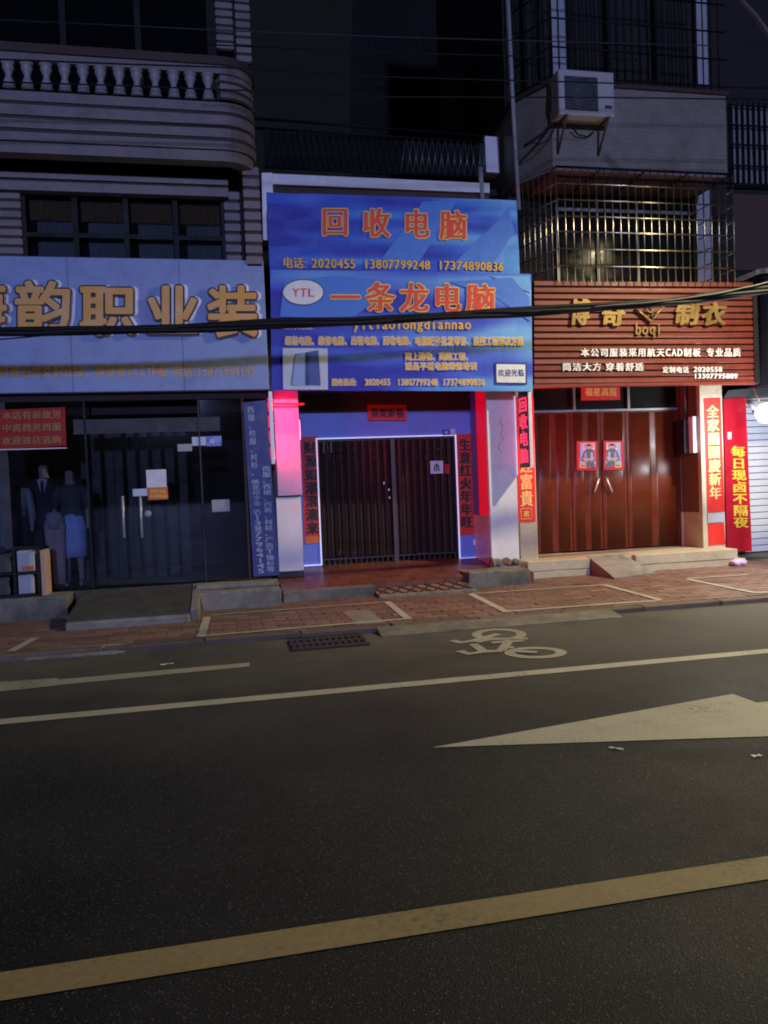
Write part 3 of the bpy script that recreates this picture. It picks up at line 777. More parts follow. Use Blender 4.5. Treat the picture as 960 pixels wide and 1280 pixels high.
# header rail across and glass bays
zr1=at(200,520,YG).z
rl=pr(92,523,275,541,YG); box('header_rail','slate_grey',lb,rl[0],rl[1],YG-.02,YG+.05,rl[2],rl[3])
def mull(px,py0,py1,wd,m='slate_grey'):
    x=at(px,620,YG).x; box('mullion',m,lb,x-wd/2,x+wd/2,YG-.03,YG+.06,gz,zt)
mull(111,0,0,.03,'black_metal'); mull(253,0,0,.018,'slate_grey'); mull(308,0,0,.035,'rust'); mull(8,0,0,.10,'slate_grey')
x96,x253,x308,x8=[at(p,620,YG).x for p in (111,253,308,8)]
for a,b in ((-7,x8-.05),(x8+.05,x96-.03),(x253+.02,x308-.03)): box('window_pane',GLASS,lb,a,b,YG+.005,YG+.015,gz+.02,zt-.01)
xm=at(165,620,YG).x
def gdoor(a,b,hx):
    d=box('glass_door',GLASS,lb,a,b,YG+.0,YG+.012,gz+.02,rl[2]-.01)
    zt_=at(hx,620,YG).z; zb_=at(hx,672,YG).z; x=at(hx,645,YG).x
    rod('handle','handle_steel',d,[(x,YG-.07,zb_),(x+.0,YG-.07,zt_)],.018,8)
    for z in (zb_+.06,zt_-.06): rod('handle_mount','steel',d,[(x,YG-.07,z),(x,YG,z)],.010)
    return d
gdoor(x96+.03,xm-.006,155); gdoor(xm+.006,x253-.02,177)
# dark wooden partitions inside, seen through the doors
for k,px in enumerate((108,122,138,150,166,182,198,214,230)):
    x=at(px,620,12.4).x; box('inner_panel','inner_brown',lb,x-.06,x+.06,12.4+.02*(k%3),12.46+.02*(k%3),gz,2.9)
# steps of the left shop
def roughen0(bm, amt):
    for _ in range(3):
        bmesh.ops.subdivide_edges(bm,edges=[e for e in bm.edges if e.calc_length()>.15],cuts=1,use_grid_fill=True)
    for v in bm.verts:
        d=noise.noise_vector(v.co*4.0)*amt*1.4+noise.noise_vector(v.co*14.0)*amt*.8
        v.co+=Vector((d.x,d.y,d.z))
def slab(name,label,m,px0_,px1_,y0,y1,z0,z1,Yref,bev=.016):
    x0=at(px0_,750,Yref).x; x1=at(px1_,750,Yref).x
    bm=bmesh.new(); bbox(bm,x0,x1,y0,y1,z0,z1); bevel(bm,bev,2); roughen0(bm,.007)
    o=link(name,bm,m,None,origin=((x0+x1)/2,(y0+y1)/2,z0)); tag(o,label,'step'); return o
ys=gnd(245,764,SW).y; zlow=at(245,742,ys).z
slab('concrete_step','long grey concrete lower step left of the blue-walled gateway','concrete',243,352,ys,YG-.06,0.0,zlow,ys)
y2=ys+.28; zup=at(245,733,y2).z
slab('concrete_step','thin upper concrete step under the blue vertical banner','concrete',245,350,y2,YG-.055,zlow+.004,zup,y2)
ya=gnd(40,776,SW).y; zA=at(40,747,ya).z
slab('entrance_plinth','grey concrete plinth under the wire display rack','old_concrete',-60,84,ya,YG-.06,0.0,zA,ya)
# dark ramp up to the glass doors
yr=gnd(160,781,SW).y; x0=at(83,770,yr).x; x1=at(238,765,yr).x
hexa_pts=[Vector((x0,yr,0)),Vector((x0,yr,at(160,768,yr).z)),Vector((x0,yr+.14,at(160,768,yr).z+.02)),Vector((x0,YG-.06,gz-.03)),Vector((x0,YG-.06,0))]
o=hexa('entrance_ramp','dark_concrete',None,hexa_pts,(x1-x0,0,0)); o['label']='dark concrete ramp leading up to the glass shop doors'; o['category']='ramp'
bm=bmesh.new(); bbox(bm,x1,x1+.10,yr,YG-.06,0,at(160,768,yr).z+.02)
for v in bm.verts:
    if v.co.z>.05 and v.co.y>yr+.3: v.co.z=gz-.01
bevel(bm,.01); o=link('ramp_kerb',bm,'concrete',None); tag(o,'narrow pale concrete kerb along the right side of the dark ramp','kerb')
bm=bmesh.new(); bbox(bm,x0,x1-.002,yr-.13,yr-.003,0,at(160,772,yr).z); bevel(bm,.02); o=link('ramp_edge',bm,'concrete',None); tag(o,'low pale concrete edge at the foot of the dark ramp','kerb')

# --- left shop sign with raised characters
q=[at(329.5,325.7,YL),at(336,488,YL)]
sx1=(q[0].x+q[1].x)/2; sz1=at(165,322.6,YL).z; sz0=at(165,489.3,YL).z
sg=thing('shop_sign','silver blue shop sign with big raised orange characters','sign',(-1,YL,sz0))
box('panel','sign_silver',sg,-4.8,sx1,YL,YL+.14,sz0,sz1,.008)
for x in (-3.2,-1.75,-.35): box('panel_seam','slate_grey',sg,x-.003,x+.003,YL-.001,YL+.05,sz0+.01,sz1-.01)
for ch,(a,b,c,d) in zip('海韵职业装',((-62,352,10,413),(20,353,91,414),(100.5,357,170,420),(182,358,249,421),(259,358.5,322,422))):
    qq=pq(a,b,c,d,YL)
    lettering('character_backing',ch,'letter_side',sg,pq(a+4.5,b-1,c+4.5,d-1,YL),bold=.055,lift=.008,boldy=.055,gap=.0)
    lettering('character_edge',ch,'print_black',sg,qq,bold=.062,lift=.03,depth=.028,boldy=.06,gap=.0,side='letter_side')
    lettering('character',ch,'letter_orange',sg,qq,bold=.032,lift=.0625,boldy=.03,gap=.0)
lettering('lettering','零售成品男女职业装、','print_deepgold',sg,pq(-16,455.5,118,472,YL),bold=.05,gap=.06)
lettering('lettering','承接各式工作服','print_deepgold',sg,pq(118,455,209,471.5,YL),bold=.05,gap=.06)
lettering('lettering','电话:','print_deepgold',sg,pq(215,455.5,245,471.5,YL),bold=.05,gap=.06)
lettering('lettering','13877964145','print_deepgold',sg,pq(245,456.5,319.5,471.5,YL),bold=.03,gap=.04)
# red notice hung over the left window
rn=thing('red_notice','red notice board with three lines of dull gold characters over the mannequin window','notice',at(40,560,YG-.08))
quadsheet('board','red_paper_dark',rn,[at(-40,514,YG-.08),at(81,509,YG-.08),at(83,557,YG-.08),at(-40,564,YG-.08)],.012)
for s,(y0,y1) in zip(('本店有新款男','中高档男西服','欢迎进店选购'),((513.5,524.5),(529,540),(545,556))):
    lettering('lettering',s,'print_dullgold',rn,pq(2,y0+.8,77,y1+.5,YG-.082,y0-1.2,y1-1.2),bold=.05)
box('board_edge','print_white',rn,at(-40,564,YG-.08).x,at(83,557,YG-.08).x,YG-.084,YG-.066,at(40,560.5,YG-.08).z-.012,at(40,560.5,YG-.08).z)
# notices on the glass
def sheet(name,label,m,x0,y0,x1,y1,Y,cat='notice',text=None,tm='print_navy',group=None):
    o=pbox(name,m,None,x0,y0,x1,y1,Y,.003); tag(o,label,cat,group)
    if text:
        for (s,a,b,c,d) in text: lettering('lettering',s,tm,o,pq(a,b,c,d,Y-.001),bold=.03)
    return o
sheet('paper_notice','pale blue paper taped to the glass door above an orange card','white_paper',183,587,208,610,YG-.012)
sheet('orange_card','small orange card with gold writing under the pale paper on the glass door','orange_paper',185,609,210,624.5,YG-.015,text=[('欢迎光临',188,611.5,207,616.5),('本店服装品质',187,617.5,209,622.5)],tm='print_yellow')
sheet('pull_tag','narrow blue and white tag on the right door handle','print_palewhite',166,611,184,620,YG-.095,cat='tag')
sheet('blank_plate','pale blank plate left of the blue house number above the glass','print_palewhite',240,546,257.5,557,YG-.02,cat='plate')
sheet('house_number','blue house number plate reading 43 above the shop glass','blue_plate',258,545,277,557.5,YG-.022,cat='plate',text=[('43',262,548,268.5,555)],tm='print_white')
sheet('small_plate','dim grey plate below the house number on the shop glass','grey_paper',222,555,240,564,YG-.02,cat='plate')
sheet('cream_notice','square cream notice on the narrow right glass pane','grey_paper',265,624.5,287,639.5,YG-.02)
bm=bmesh.new(); c=at(185,642,YG-.02); 
for i in range(1): lathe(bm,(0,0,0),[(.04,0),(.045,.012),(.03,.02)],14)
bmesh.ops.rotate(bm,verts=bm.verts,cent=(0,0,0),matrix=Matrix.Rotation(R_(90),3,'X')); bmesh.ops.translate(bm,verts=bm.verts,vec=c)
tag(link('door_lock',bm,'shirt',None,True,origin=c),'round pale lock disc on the right glass door','lock')
# vertical blue banner at the right end of the left shop
YV=11.05
vb=thing('vertical_banner','tall narrow deep blue banner with two columns of pale characters','banner',at(330,718,YV))
vq=[at(304,503,YV),at(333,500,YV),at(349,719,YV),at(317,721,YV)]
bm0=quadsheet('sheet',M('banner_blue',(0.018,0.032,0.20),0.5,var=.15,scale=3),vb,vq,.02)
lettering('lettering','西服、校服、衬衫、','print_dim',vb,[at(308,507,YV),at(318,507,YV),at(324,596,YV),at(314,596,YV)],vertical=True,bold=.02,gap=.12)
lettering('lettering','绣花印字等','print_dim',vb,[at(314,599,YV),at(324,599,YV),at(326.5,633,YV),at(316.5,633,YV)],vertical=True,bold=.03,gap=.08)
lettering('lettering','✆13877964145','print_dim',vb,[at(316,637,YV),at(326,637,YV),at(331.5,717,YV),at(321.5,717,YV)],vertical=True,bold=.05,gap=.05)
lettering('lettering','西服、西裙、西裤、衬衫、广告T恤衫等','print_dim',vb,[at(327,582,YV),at(338,582,YV),at(344,715,YV),at(333,715,YV)],vertical=True,bold=.03,gap=.08)

# --- mannequins behind the glass
def skin_body(name, joints, edges, m, parent, sub=1):
    """one continuous body: joints (x,y,z,r), edges between them; grown with the Skin modifier"""
    me=bpy.data.meshes.new(name); base=WL[parent]
    bm=bmesh.new(); sk=bm.verts.layers.skin.verify(); vv=[]
    for i,j in enumerate(joints):
        v=bm.verts.new(j[:3]); rr=j[3]; v[sk].radius=rr if isinstance(rr,tuple) else (rr,rr); v[sk].use_root=(i==0); vv.append(v)
    for a,b in edges: bm.edges.new((vv[a],vv[b]))
    bm.to_mesh(me); bm.free()
    o=bpy.data.objects.new(name,me); C.objects.link(o)
    o.modifiers.new('Skin','SKIN'); s=o.modifiers.new('Sub','SUBSURF'); s.levels=sub; s.render_levels=sub
    me.materials.append(mat_of(m)); o.parent=parent; WL[o]=base
    return o
BODY_E=[(0,1),(1,2),(2,3),(3,4),(4,5),(2,6),(6,7),(7,8),(8,9),(2,10),(10,11),(11,12),(12,13),(0,14),(14,15),(15,16),(16,17),(0,18),(18,19),(19,20),(20,21)]
def mannequin(px,py_foot,Y,label,body='skin',hgt=1.72,head=True,group='mannequins in the clothing shop window'):
    f=at(px,py_foot,Y); s=hgt/1.72
    t=thing('mannequin',label,'mannequin',(f.x,Y,gz))
    t['group']=group
    j=[(0,0,.95,(.15,.10)),(0,0,1.15,(.125,.09)),(0,0,1.36,(.15,.09)),(0,0,1.45,.05),(0,-.01,1.56,(.075,.09)),(0,-.01,1.66,(.07,.085)),
       (.17,0,1.38,.052),(.215,0,1.12,.04),(.225,-.03,.90,.032),(.22,-.05,.80,.028),(-.17,0,1.38,.052),(-.215,0,1.12,.04),(-.225,-.03,.90,.032),(-.22,-.05,.80,.028),
       (.085,0,.86,.085),(.09,-.01,.48,.058),(.095,.01,.08,.038),(.10,-.13,.03,.035),(-.085,0,.86,.085),(-.09,-.01,.48,.058),(-.095,.01,.08,.038),(-.10,-.13,.03,.035)]
    jj=[(a*s,b*s,c*s,(tuple(v*s for v in r) if isinstance(r,tuple) else r*s)) for a,b,c,r in j]
    skin_body('body',jj,BODY_E,body,t)
    return t,s,Vector((f.x,Y,gz))
def cloth(t,name,m,o,rings,s,n=16):
    bm=bmesh.new(); loft(bm,[(o.x+x*s,o.y+y*s,o.z+z*s,a*s,b*s) for x,y,z,a,b in rings],n); return link(name,bm,m,t,True)
def sleeve(t,m,o,s,sg_,z1):
    bm=bmesh.new(); tube(bm,[o+Vector((sg_*.15,0,1.40))*s,o+Vector((sg_*.19,0,1.30))*s,o+Vector((sg_*.22,0,1.12))*s,o+Vector((sg_*.235,-.03,z1))*s],[.07*s,.068*s,.056*s,.05*s],10); return link('sleeve',bm,m,t,True)
# woman in dark blouse and pale blue skirt
t,s,o=mannequin(94,726,YG+.40,'mannequin in dark short-sleeved blouse and long pale blue skirt',hgt=1.66)
cloth(t,'blouse','dark_blouse',o,[(0,0,1.0,.165,.12),(0,0,1.12,.15,.11),(0,0,1.3,.19,.125),(0,0,1.40,.19,.11),(0,0,1.45,.08,.07)],s)
for g_ in (-1,1): sleeve(t,'dark_blouse',o,s,g_,1.10)
cloth(t,'skirt','skirt_blue',o,[(0,0,.42,.185,.15),(0,0,.60,.19,.155),(0,0,.85,.185,.14),(0,0,1.05,.15,.115)],s)
# man in dark suit with white shirt and tie
t,s,o=mannequin(62,728,YG+.75,'mannequin in black suit with white shirt front and dark tie',hgt=1.76)
cloth(t,'jacket','suit',o,[(0,0,.78,.2,.14),(0,0,1.0,.19,.135),(0,0,1.15,.185,.13),(0,0,1.34,.225,.135),(0,0,1.42,.20,.11),(0,0,1.47,.08,.075)],s)
for g_ in (-1,1): sleeve(t,'suit',o,s,g_,.84)
for g_ in (-1,1):
    bm=bmesh.new(); loft(bm,[(o.x+g_*.1*s,o.y,o.z+z*s,a*s,a*s) for z,a in ((.06,.075),(.48,.085),(.86,.105))],12); link('trouser_leg',bm,'suit',t,True)
bm=bmesh.new(); bm.faces.new([bm.verts.new(o+Vector(p)*s) for p in ((-.065,-.128,1.45),(0,-.148,1.16),(.065,-.128,1.45),(0,-.09,1.48))]); link('shirt_front',bm,'shirt',t)
bm=bmesh.new(); bm.faces.new([bm.verts.new(o+Vector(p)*s) for p in ((-.018,-.150,1.43),(-.026,-.156,1.2),(0,-.158,1.15),(.026,-.156,1.2),(.018,-.150,1.43))]); link('tie',bm,'suit',t)
# white-shirted figure at the far left and one in pale pink trousers
t,s,o=mannequin(24,730,YG+.55,'mannequin in white blouse and black trousers behind the wire rack',hgt=1.66)
cloth(t,'blouse','white_hair_body',o,[(0,0,1.02,.16,.12),(0,0,1.12,.15,.115),(0,0,1.3,.19,.125),(0,0,1.40,.19,.11),(0,0,1.45,.08,.07)],s)
for g_ in (-1,1): sleeve(t,'white_hair_body',o,s,g_,.95)
for g_ in (-1,1):
    bm=bmesh.new(); loft(bm,[(o.x+g_*.095*s,o.y,o.z+z*s,a*s,a*s) for z,a in ((.06,.08),(.48,.085),(.86,.105),(1.03,.10))],12); link('trouser_leg',bm,'suit',t,True)
t=thing('trouser_form','legs-only mannequin form in pale pink trousers between the two taller mannequins','mannequin',(at(72,728,YG+.22).x,YG+.22,gz)); o=WL[t]
for g_ in (-1,1):
    bm=bmesh.new(); loft(bm,[(o.x+g_*.055,o.y,o.z+z,a,a*.9) for z,a in ((.06,.055),(.40,.062),(.72,.075),(.88,.08))],12); link('trouser_leg',bm,'pink_cloth',t,True)
bm=bmesh.new(); loft(bm,[(o.x,o.y,o.z+z,a,.085) for z,a in ((.80,.12),(.9,.125),(1.0,.105),(1.03,.08))],14); link('hip',bm,'white_hair_body',t,True)
# pale curtain edge in the window at far left
o=curtain('shop_curtain','curtain',None,at(-10,640,YG+.12).x,at(16,640,YG+.12).x,YG+.14,gz,2.6,3,.03); tag(o,'pale curtain hanging inside the shop window at far left','curtain')

# --- wire rack with cartons on the plinth
YK=ya+.10
rk=thing('wire_rack','black metal frame rack standing on the grey plinth','rack',(at(25,744,YK).x,YK,zA))
kx0,kx1,kz0,kz1=pr(-60,688,48,742,YK); kd=.42
for x in (kx0,at(18,715,YK).x,kx1):
    for y in (YK,YK+kd): box('post','black_metal',rk,x-.015,x+.015,y-.015,y+.015,zA,kz1)
for z in (zA+.02,(zA+kz1)/2,kz1):
    for y in (YK-.003,YK+kd+.003): box('rail','black_metal',rk,kx0,kx1,y-.014,y+.014,z-.014,z+.014)
    for x in (kx0,kx1): box('rail','black_metal',rk,x-.012,x+.012,YK+.015,YK+kd-.015,z-.0135,z+.0135)
def carton(name,label,m,a,b,c,d,Y,dep,extra=None):
    x0,x1,z0,z1=pr(a,b,c,d,Y); t=thing(name,label,'box',((x0+x1)/2,Y,z0))
    bm=bmesh.new(); bbox(bm,x0,x1,Y,Y+dep,z0,z1); bevel(bm,.008); link('carton_body',bm,m,t)
    if extra: box('label',extra,t,x0+(x1-x0)*.25,x0+(x1-x0)*.95,Y-.003,Y-.0005,z0+.02,z0+.07)
    return t
zmid=(zA+kz1)/2
x0=at(22,715,YK+.05).x; x1=at(44,715,YK+.05).x
def cart(label,m,x0,x1,z0,z1,extra=None):
    t=thing('carton',label,'box',((x0+x1)/2,YK+.05,z0)); bm=bmesh.new(); bbox(bm,x0,x1,YK+.05,YK+.36,z0,z1); bevel(bm,.008); link('carton_body',bm,m,t)
    if extra: box('label',extra,t,x0+(x1-x0)*.25,x1-.01,YK+.046,YK+.0495,z0+.012,z0+.065)
cart('white carton with red label on the upper shelf of the wire rack','carton',x0,x1,zmid+.015,kz1-.03,'orange_paper')
cart('plain pale carton on the lower shelf of the wire rack','carton',x0,x1-.02,zA+.036,zmid-.03)
x2=at(-50,715,YK+.05).x; x3=at(14,715,YK+.05).x
cart('long dark carton on the upper shelf at the rack left end','carton_dark',x2,x3,zmid+.015,kz1-.08)
cart('long dark carton on the lower shelf at the rack left end','carton_dark',x2,x3-.03,zA+.036,zmid-.05)
tb=pr(50,688,56.5,742,YK); o=box('board_offcut','tan',None,tb[0],tb[1],YK+.05,YK+.35,zA,tb[3],.004); tag(o,'narrow tan board stood on end beside the wire rack','board')

# ------------------------------------------------------------------ CENTRE BUILDING (blue-walled gateway)
YB=11.1; YP=11.6; YD=12.4
cb=thing('gateway_building','low shop building with blue front wall white pillars and flat roof slab','building',(2.7,12.5,0))
FZ0=at(470,734,10.45).z; FZ1=at(490,701.5,YD).z
cx0=LX+.06; cx1=at(647,600,YP).x
yfs=gnd(410,749,SW).y
# sloping tiled floor
bm=bmesh.new(); v=[bm.verts.new(p) for p in ((cx0,yfs+.02,FZ0-.01),(cx1,yfs+.3,FZ0-.01),(cx1,YD+.2,FZ1),(cx0,YD+.2,FZ1))]; bm.faces.new(v)
r=bmesh.ops.extrude_face_region(bm,geom=list(bm.faces)); bmesh.ops.translate(bm,verts=[x for x in r['geom'] if isinstance(x,bmesh.types.BMVert)],vec=(0,0,-.2)); bmesh.ops.recalc_face_normals(bm,faces=bm.faces)
link('floor',bm,'floor_tile',cb)
dl=at(399,620,YD).x; dr=at(571,620,YD).x; dt=at(483,547,YD).z
ct=at(480,489,YB).z+.12
box('wall','blue_paint',cb,cx0,dl,YD,YD+.2,FZ1-.1,ct); box('wall','blue_paint',cb,dr,cx1,YD,YD+.2,FZ1-.1,ct)
box('wall_lintel','blue_paint',cb,dl,dr,YD+.001,YD+.2,dt,ct)
box('ceiling','dark_ceiling',cb,cx0,cx1,YB+.12,YD+.3,ct,ct+.1)
box('lintel_board','dark_ceiling',cb,cx0,cx1,YD-.05,YD-.004,at(480,514,YD-.05).z,ct)
box('back_wall','dark_ceiling',cb,cx0,cx1,14.2,14.3,FZ1-.1,ct+1)
box('back_floor','dark_concrete',cb,cx0,cx1,YD+.2,14.2,FZ1-.1,FZ1-.02)
# LED-lined white trim round the gate and under the blue panels
def ledbar(x0,x1,y0,y1,z0,z1): return box('light_trim','white_led',cb,x0,x1,y0,y1,z0,z1)
zbl=at(390,707,YD).z; zbr=at(585,698,YD).z
tw=.018
ledbar(dl-tw,dl,YD-.03,YD-.002,zbl,dt+tw); ledbar(dr,dr+tw,YD-.03,YD-.002,zbr,dt+tw); ledbar(dl,dr,YD-.03,YD-.002,dt,dt+tw)
lx=at(379,706,YD).x; rx_=at(600,697,YD).x
ledbar(lx,dl-tw-.001,YD-.03,YD-.002,zbl,zbl+tw*.8); ledbar(dr+tw+.001,rx_,YD-.03,YD-.002,zbr,zbr+tw*.8)
# left pillar: glossy upper panel, lamp shade put into its colour; white lower panel
lpx0=at(345,560,YP).x; lpx1=at(375,560,YP).x
box('pillar','slate_grey',cb,cx0,lpx1-.01,YP+.06,YP+.5,at(360,722,YP).z,ct)
up=pr(346,505,373,619,YP-.04); box('pillar_panel','panel_upper_shaded',cb,cx0+.05,lpx1,YP-.04,YP+.05,at(362,619.5,YP-.04).z,ct-.02,.004)
lo_=pr(347,622,378,714,YP); box('pillar_panel','white_panel',cb,lo_[0],lo_[1],YP,YP+.06,at(362,714,YP).z,at(362,621.5,YP).z,.004)
# right pillar whose inner face glows red in place of an LED tube
rpx0=at(611,600,YP).x; rpx1=at(646,600,YP).x
rb=at(630,698,YP).z
box('pillar','white_panel',cb,rpx0+.03,rpx1,YP,YD-.01,rb-.2,ct,.004)
box('pillar_corner','white_panel',cb,rpx0-.002,rpx0+.028,YP-.012,YP+.05,at(612,708,YP).z,ct,.003)
box('pillar_side','red_jamb_glow',cb,rpx0-.004,rpx0+.028,YP+.052,YP+.48,at(605,644,YP+.3).z,ct); box('pillar_return','blue_paint',cb,rpx0-.003,rpx0+.028,YP+.482,YD-.012,at(605,644,YP+.3).z,ct)
box('pillar_foot','white_panel',cb,rpx0-.001,rpx0+.028,YP+.053,YD-.013,at(605,705,YP+.3).z,at(605,644,YP+.3).z-.002)
# thin light trims on the outer pillar edges
a=at(646,500,YP-.01); box('light_trim','white_led',cb,rpx1+.001,rpx1+.014,YP-.02,YP,at(646,594,YP).z,at(646,495,YP).z)
a=at(373,524,YP-.05); box('light_trim','white_led',cb,lpx1+.001,lpx1+.012,YP-.05,YP-.03,at(374,550,YP).z,at(374,525,YP).z)
# scribble worked into the pillar face
for (a,b,c_) in ((519,534,626),(536,550,627),(552,566,624)):
    bm=bmesh.new(); tube(bm,[at(c_+2,a,YP-.004),at(c_-1,(a+b)/2,YP-.004),at(c_+3,b,YP-.004)],.006,5); link('scratch_mark',bm,'grey_paper',cb)
# small wall plates
sheet('house_number','small blue number plate reading 45 over the gate, right of centre','blue_plate',553.5,537,562.5,544,YD-.035,cat='plate',text=[('45',555.5,538.5,560,542.5)],tm='print_white')
sheet('blank_plate','pale blue blank plate beside the small number plate over the gate','print_palewhite',563,536,569,544,YD-.036,cat='plate')
pbox('socket','white_paper',cb,592,674,598,681,YD-.02,.02)
# folding steel gate
gt=thing('folding_gate','dark brown folding steel gate of narrow vertical slats','gate',((dl+dr)/2,YD+.08,FZ1))
N=38; gb=at(490,704,YD+.08).z
slat_w=(dr-dl)/N

bm=bmesh.new(); bbox(bm,-slat_w*.44,slat_w*.44,-.004,.004,0,dt-gb-.16); s0=None
gbase=WL[gt]
for i in range(N):
    x=dl+slat_w*(i+.5)
    if abs(x-at(494,620,YD).x)<slat_w*.7: continue
    p=Vector((x,YD+.08+(.014 if i%2 else -.010),gb+.14))
    if s0 is None: s0=local('slat',bm,'gate_brown',gt,p); o=s0
    else: o=dup(s0,gt,(0,0,0)); o.location=p-gbase
    o.rotation_euler=(0,0,R_(26 if i%2 else -26))
xc=at(494,620,YD).x
box('meeting_post','gate_post',gt,xc-.035,xc+.035,YD+.05,YD+.11,gb+.02,dt-.01,.004)
for z in (gb+.12,dt-.02): 
    for a,b in ((dl+.01,xc-.036),(xc+.036,dr-.01)): box('gate_rail','gate_brown',gt,a,b,YD+.06,YD+.10,z-.012,z+.012)
bm=bmesh.new(); bbox(bm,-.008,.008,-.006,.006,0,.11); p0_=None
for i in range(26):
    x=dl+(dr-dl)*(i+.5)/26
    if abs(x-xc)<.05: continue
    if p0_ is None: p0_=local('picket',bm,'gate_brown',gt,(x,YD+.08,gb))
    else:
        o=dup(p0_,gt,(0,0,0)); o.location=Vector((x,YD+.08,gb))-gbase
# wrought scrolls near the top of the gate
def scroll(cx,cz,r,flip=1):
    bm=bmesh.new(); pts=[]
    for k in range(15):
        t=k/14*math.pi*2.4; rr=r*(1-.055*k); pts.append((cx+flip*rr*math.cos(t),YD+.045,cz+rr*math.sin(t)))
    tube(bm,pts,.006,5); return link('scroll',bm,'gate_post',gt,True)
for px_ in (411,425,444,456,468,520,535,550):
    p=at(px_,572,YD); scroll(p.x,p.z,.045,1 if px_%2 else -1); scroll(p.x,p.z+.12,.035,-1)
for (px_,py_) in ((480,604),(486,612),(487,622)):
    p=at(px_,py_,YD+.03); box('lock_plate','steel',gt,p.x-.012,p.x+.012,YD+.02,YD+.05,p.z-.02,p.z+.02,.004)
sheet('white_picture','small white square picture with a dark figure behind the gate at right','print_palewhite',538,576,554,592,YD+.03,cat='picture')
bm=bmesh.new(); c=at(546,585,YD+.026); tube(bm,[c+Vector((-.04,0,-.05)),c+Vector((-.03,0,.03)),c+Vector((0,0,.07)),c+Vector((.03,0,.03)),c+Vector((.04,0,-.05))],.010,5); tube(bm,[c+Vector((0,0,-.06)),c+Vector((0,0,.05))],.008,5)
link('figure_mark',bm,'print_black',bpy.data.objects['white_picture'])
sheet('red_list','tiny red list with pale lines beside the white picture','red_paper_dark',556,580,562,592,YD+.03,cat='notice')
sheet('grey_print','dim grey print high behind the left leaf of the gate','grey_paper',404,552,417,566,YD+.115,cat='picture')
for px_,lb_ in ((428,'behind the left leaf, farthest left'),(446,'behind the left leaf, second from left'),(487,'just left of the meeting post'),(528,'behind the right leaf')): sheet('floor_box','pale scrap box at the gate foot '+lb_,'grey_paper',px_-5,688,px_+5,693,YD+.3,cat='box',group='boxes behind the gate')

# red couplets
def couplet(label,q,s,tq,tm,border=None,name='couplet',Y=0,bold=.05,m='red_paper',group=None):
    o=quadsheet(name,m,None,q,.004); tag(o,label,'couplet',group)
    lettering('lettering',s,tm,o,tq,vertical=True,bold=bold,gap=.06)
    return o
YC=YD-.012
o=couplet('red paper couplet with black characters left of the dark gate',[at(376,546,YC),at(397.5,546,YC),at(401.5,678,YC),at(381,680,YC)],'财源如潮滚滚来',[at(379,551,YC),at(395.5,551,YC),at(399,668,YC),at(383,669,YC)],'print_black',bold=.075)
hexq=[at(382,671,YC-.003),at(401,669.5,YC-.003),at(401.5,678,YC-.003),at(382,680,YC-.003)]; quadsheet('foot_strip','orange_paper',o,hexq,.002)
o=couplet('red paper couplet with black characters right of the dark gate',[at(570.5,543,YC),at(590,542,YC),at(594,668,YC),at(574,670,YC)],'生意红火年年旺',[at(573,548,YC),at(588,548,YC),at(591.5,660,YC),at(576,661,YC)],'print_black',bold=.075)
o=quadsheet('lintel_scroll','red_paper',None,[at(459,506,YD-.06),at(508,506.5,YD-.06),at(508.5,525.5,YD-.06),at(460,525.5,YD-.06)],.004); tag(o,'small red paper strip with four black characters above the gate','scroll')
lettering('lettering','恭贺新禧','print_black',o,pq(463,509.5,505,522.5,YD-.062),bold=.05)

# step, grate ramp and rubble in front
def roughen(bm, amt):
    for _ in range(3):
        bmesh.ops.subdivide_edges(bm,edges=[e for e in bm.edges if e.calc_length()>.12],cuts=1,use_grid_fill=True)
    for v in bm.verts:
        d=noise.noise_vector(v.co*4.0)*amt*1.4+noise.noise_vector(v.co*14.0)*amt*.8
        v.co+=Vector((d.x,d.y,d.z))
def block(name,label,m,x0,x1,y0,y1,z0,z1,cat='step',bev=.015,rough=0.0,parent=None):
    bm=bmesh.new(); bbox(bm,x0,x1,y0,y1,z0,z1)
    bevel(bm,bev,2)
    if rough: roughen(bm,rough)
    o=link(name,bm,m,parent,origin=None if parent else ((x0+x1)/2,(y0+y1)/2,z0))
    if not parent: tag(o,label,cat)
    return o
bx0=at(353,745,yfs).x; bx1=at(469,742,yfs).x; bx2=at(590,738,yfs).x; bx3=at(660,730,yfs+.2).x
block('kerb_block','long mossy old concrete block in front of the tiled entrance floor','old_concrete',bx0+.01,bx1,yfs,yfs+.28,0.02,at(410,735,yfs).z,rough=.007)
block('kerb_block','short broken concrete block between the lattice ramp and the cream steps','old_concrete',bx2+.01,bx3,yfs+.12,yfs+.6,0.02,at(625,713,yfs+.2).z,rough=.015)
# lattice ramp
g0,g1=at(471,744,yfs-.12),at(589,738,yfs-.12)
rmp=thing('lattice_ramp','sloping iron ramp with a diamond lattice tread before the gate','ramp',((g0.x+g1.x)/2,yfs,SW))
ry0,ry1=yfs-.15,yfs+.62; rz0,rz1=SW+.02,FZ0+.02
def RP(u,v,l=0): return Vector((bx1+.01+(bx2-bx1-.02)*u, ry0+(ry1-ry0)*v, rz0+(rz1-rz0)*v+l))
bm=bmesh.new(); bm.faces.new([bm.verts.new(RP(*p)) for p in ((0,0),(1,0),(1,1),(0,1))]); r=bmesh.ops.extrude_face_region(bm,geom=list(bm.faces)); bmesh.ops.translate(bm,verts=[x for x in r['geom'] if isinstance(x,bmesh.types.BMVert)],vec=(0,0,-.02)); bmesh.ops.recalc_face_normals(bm,faces=bm.faces)
link('tread_plate',bm,'paver',rmp)
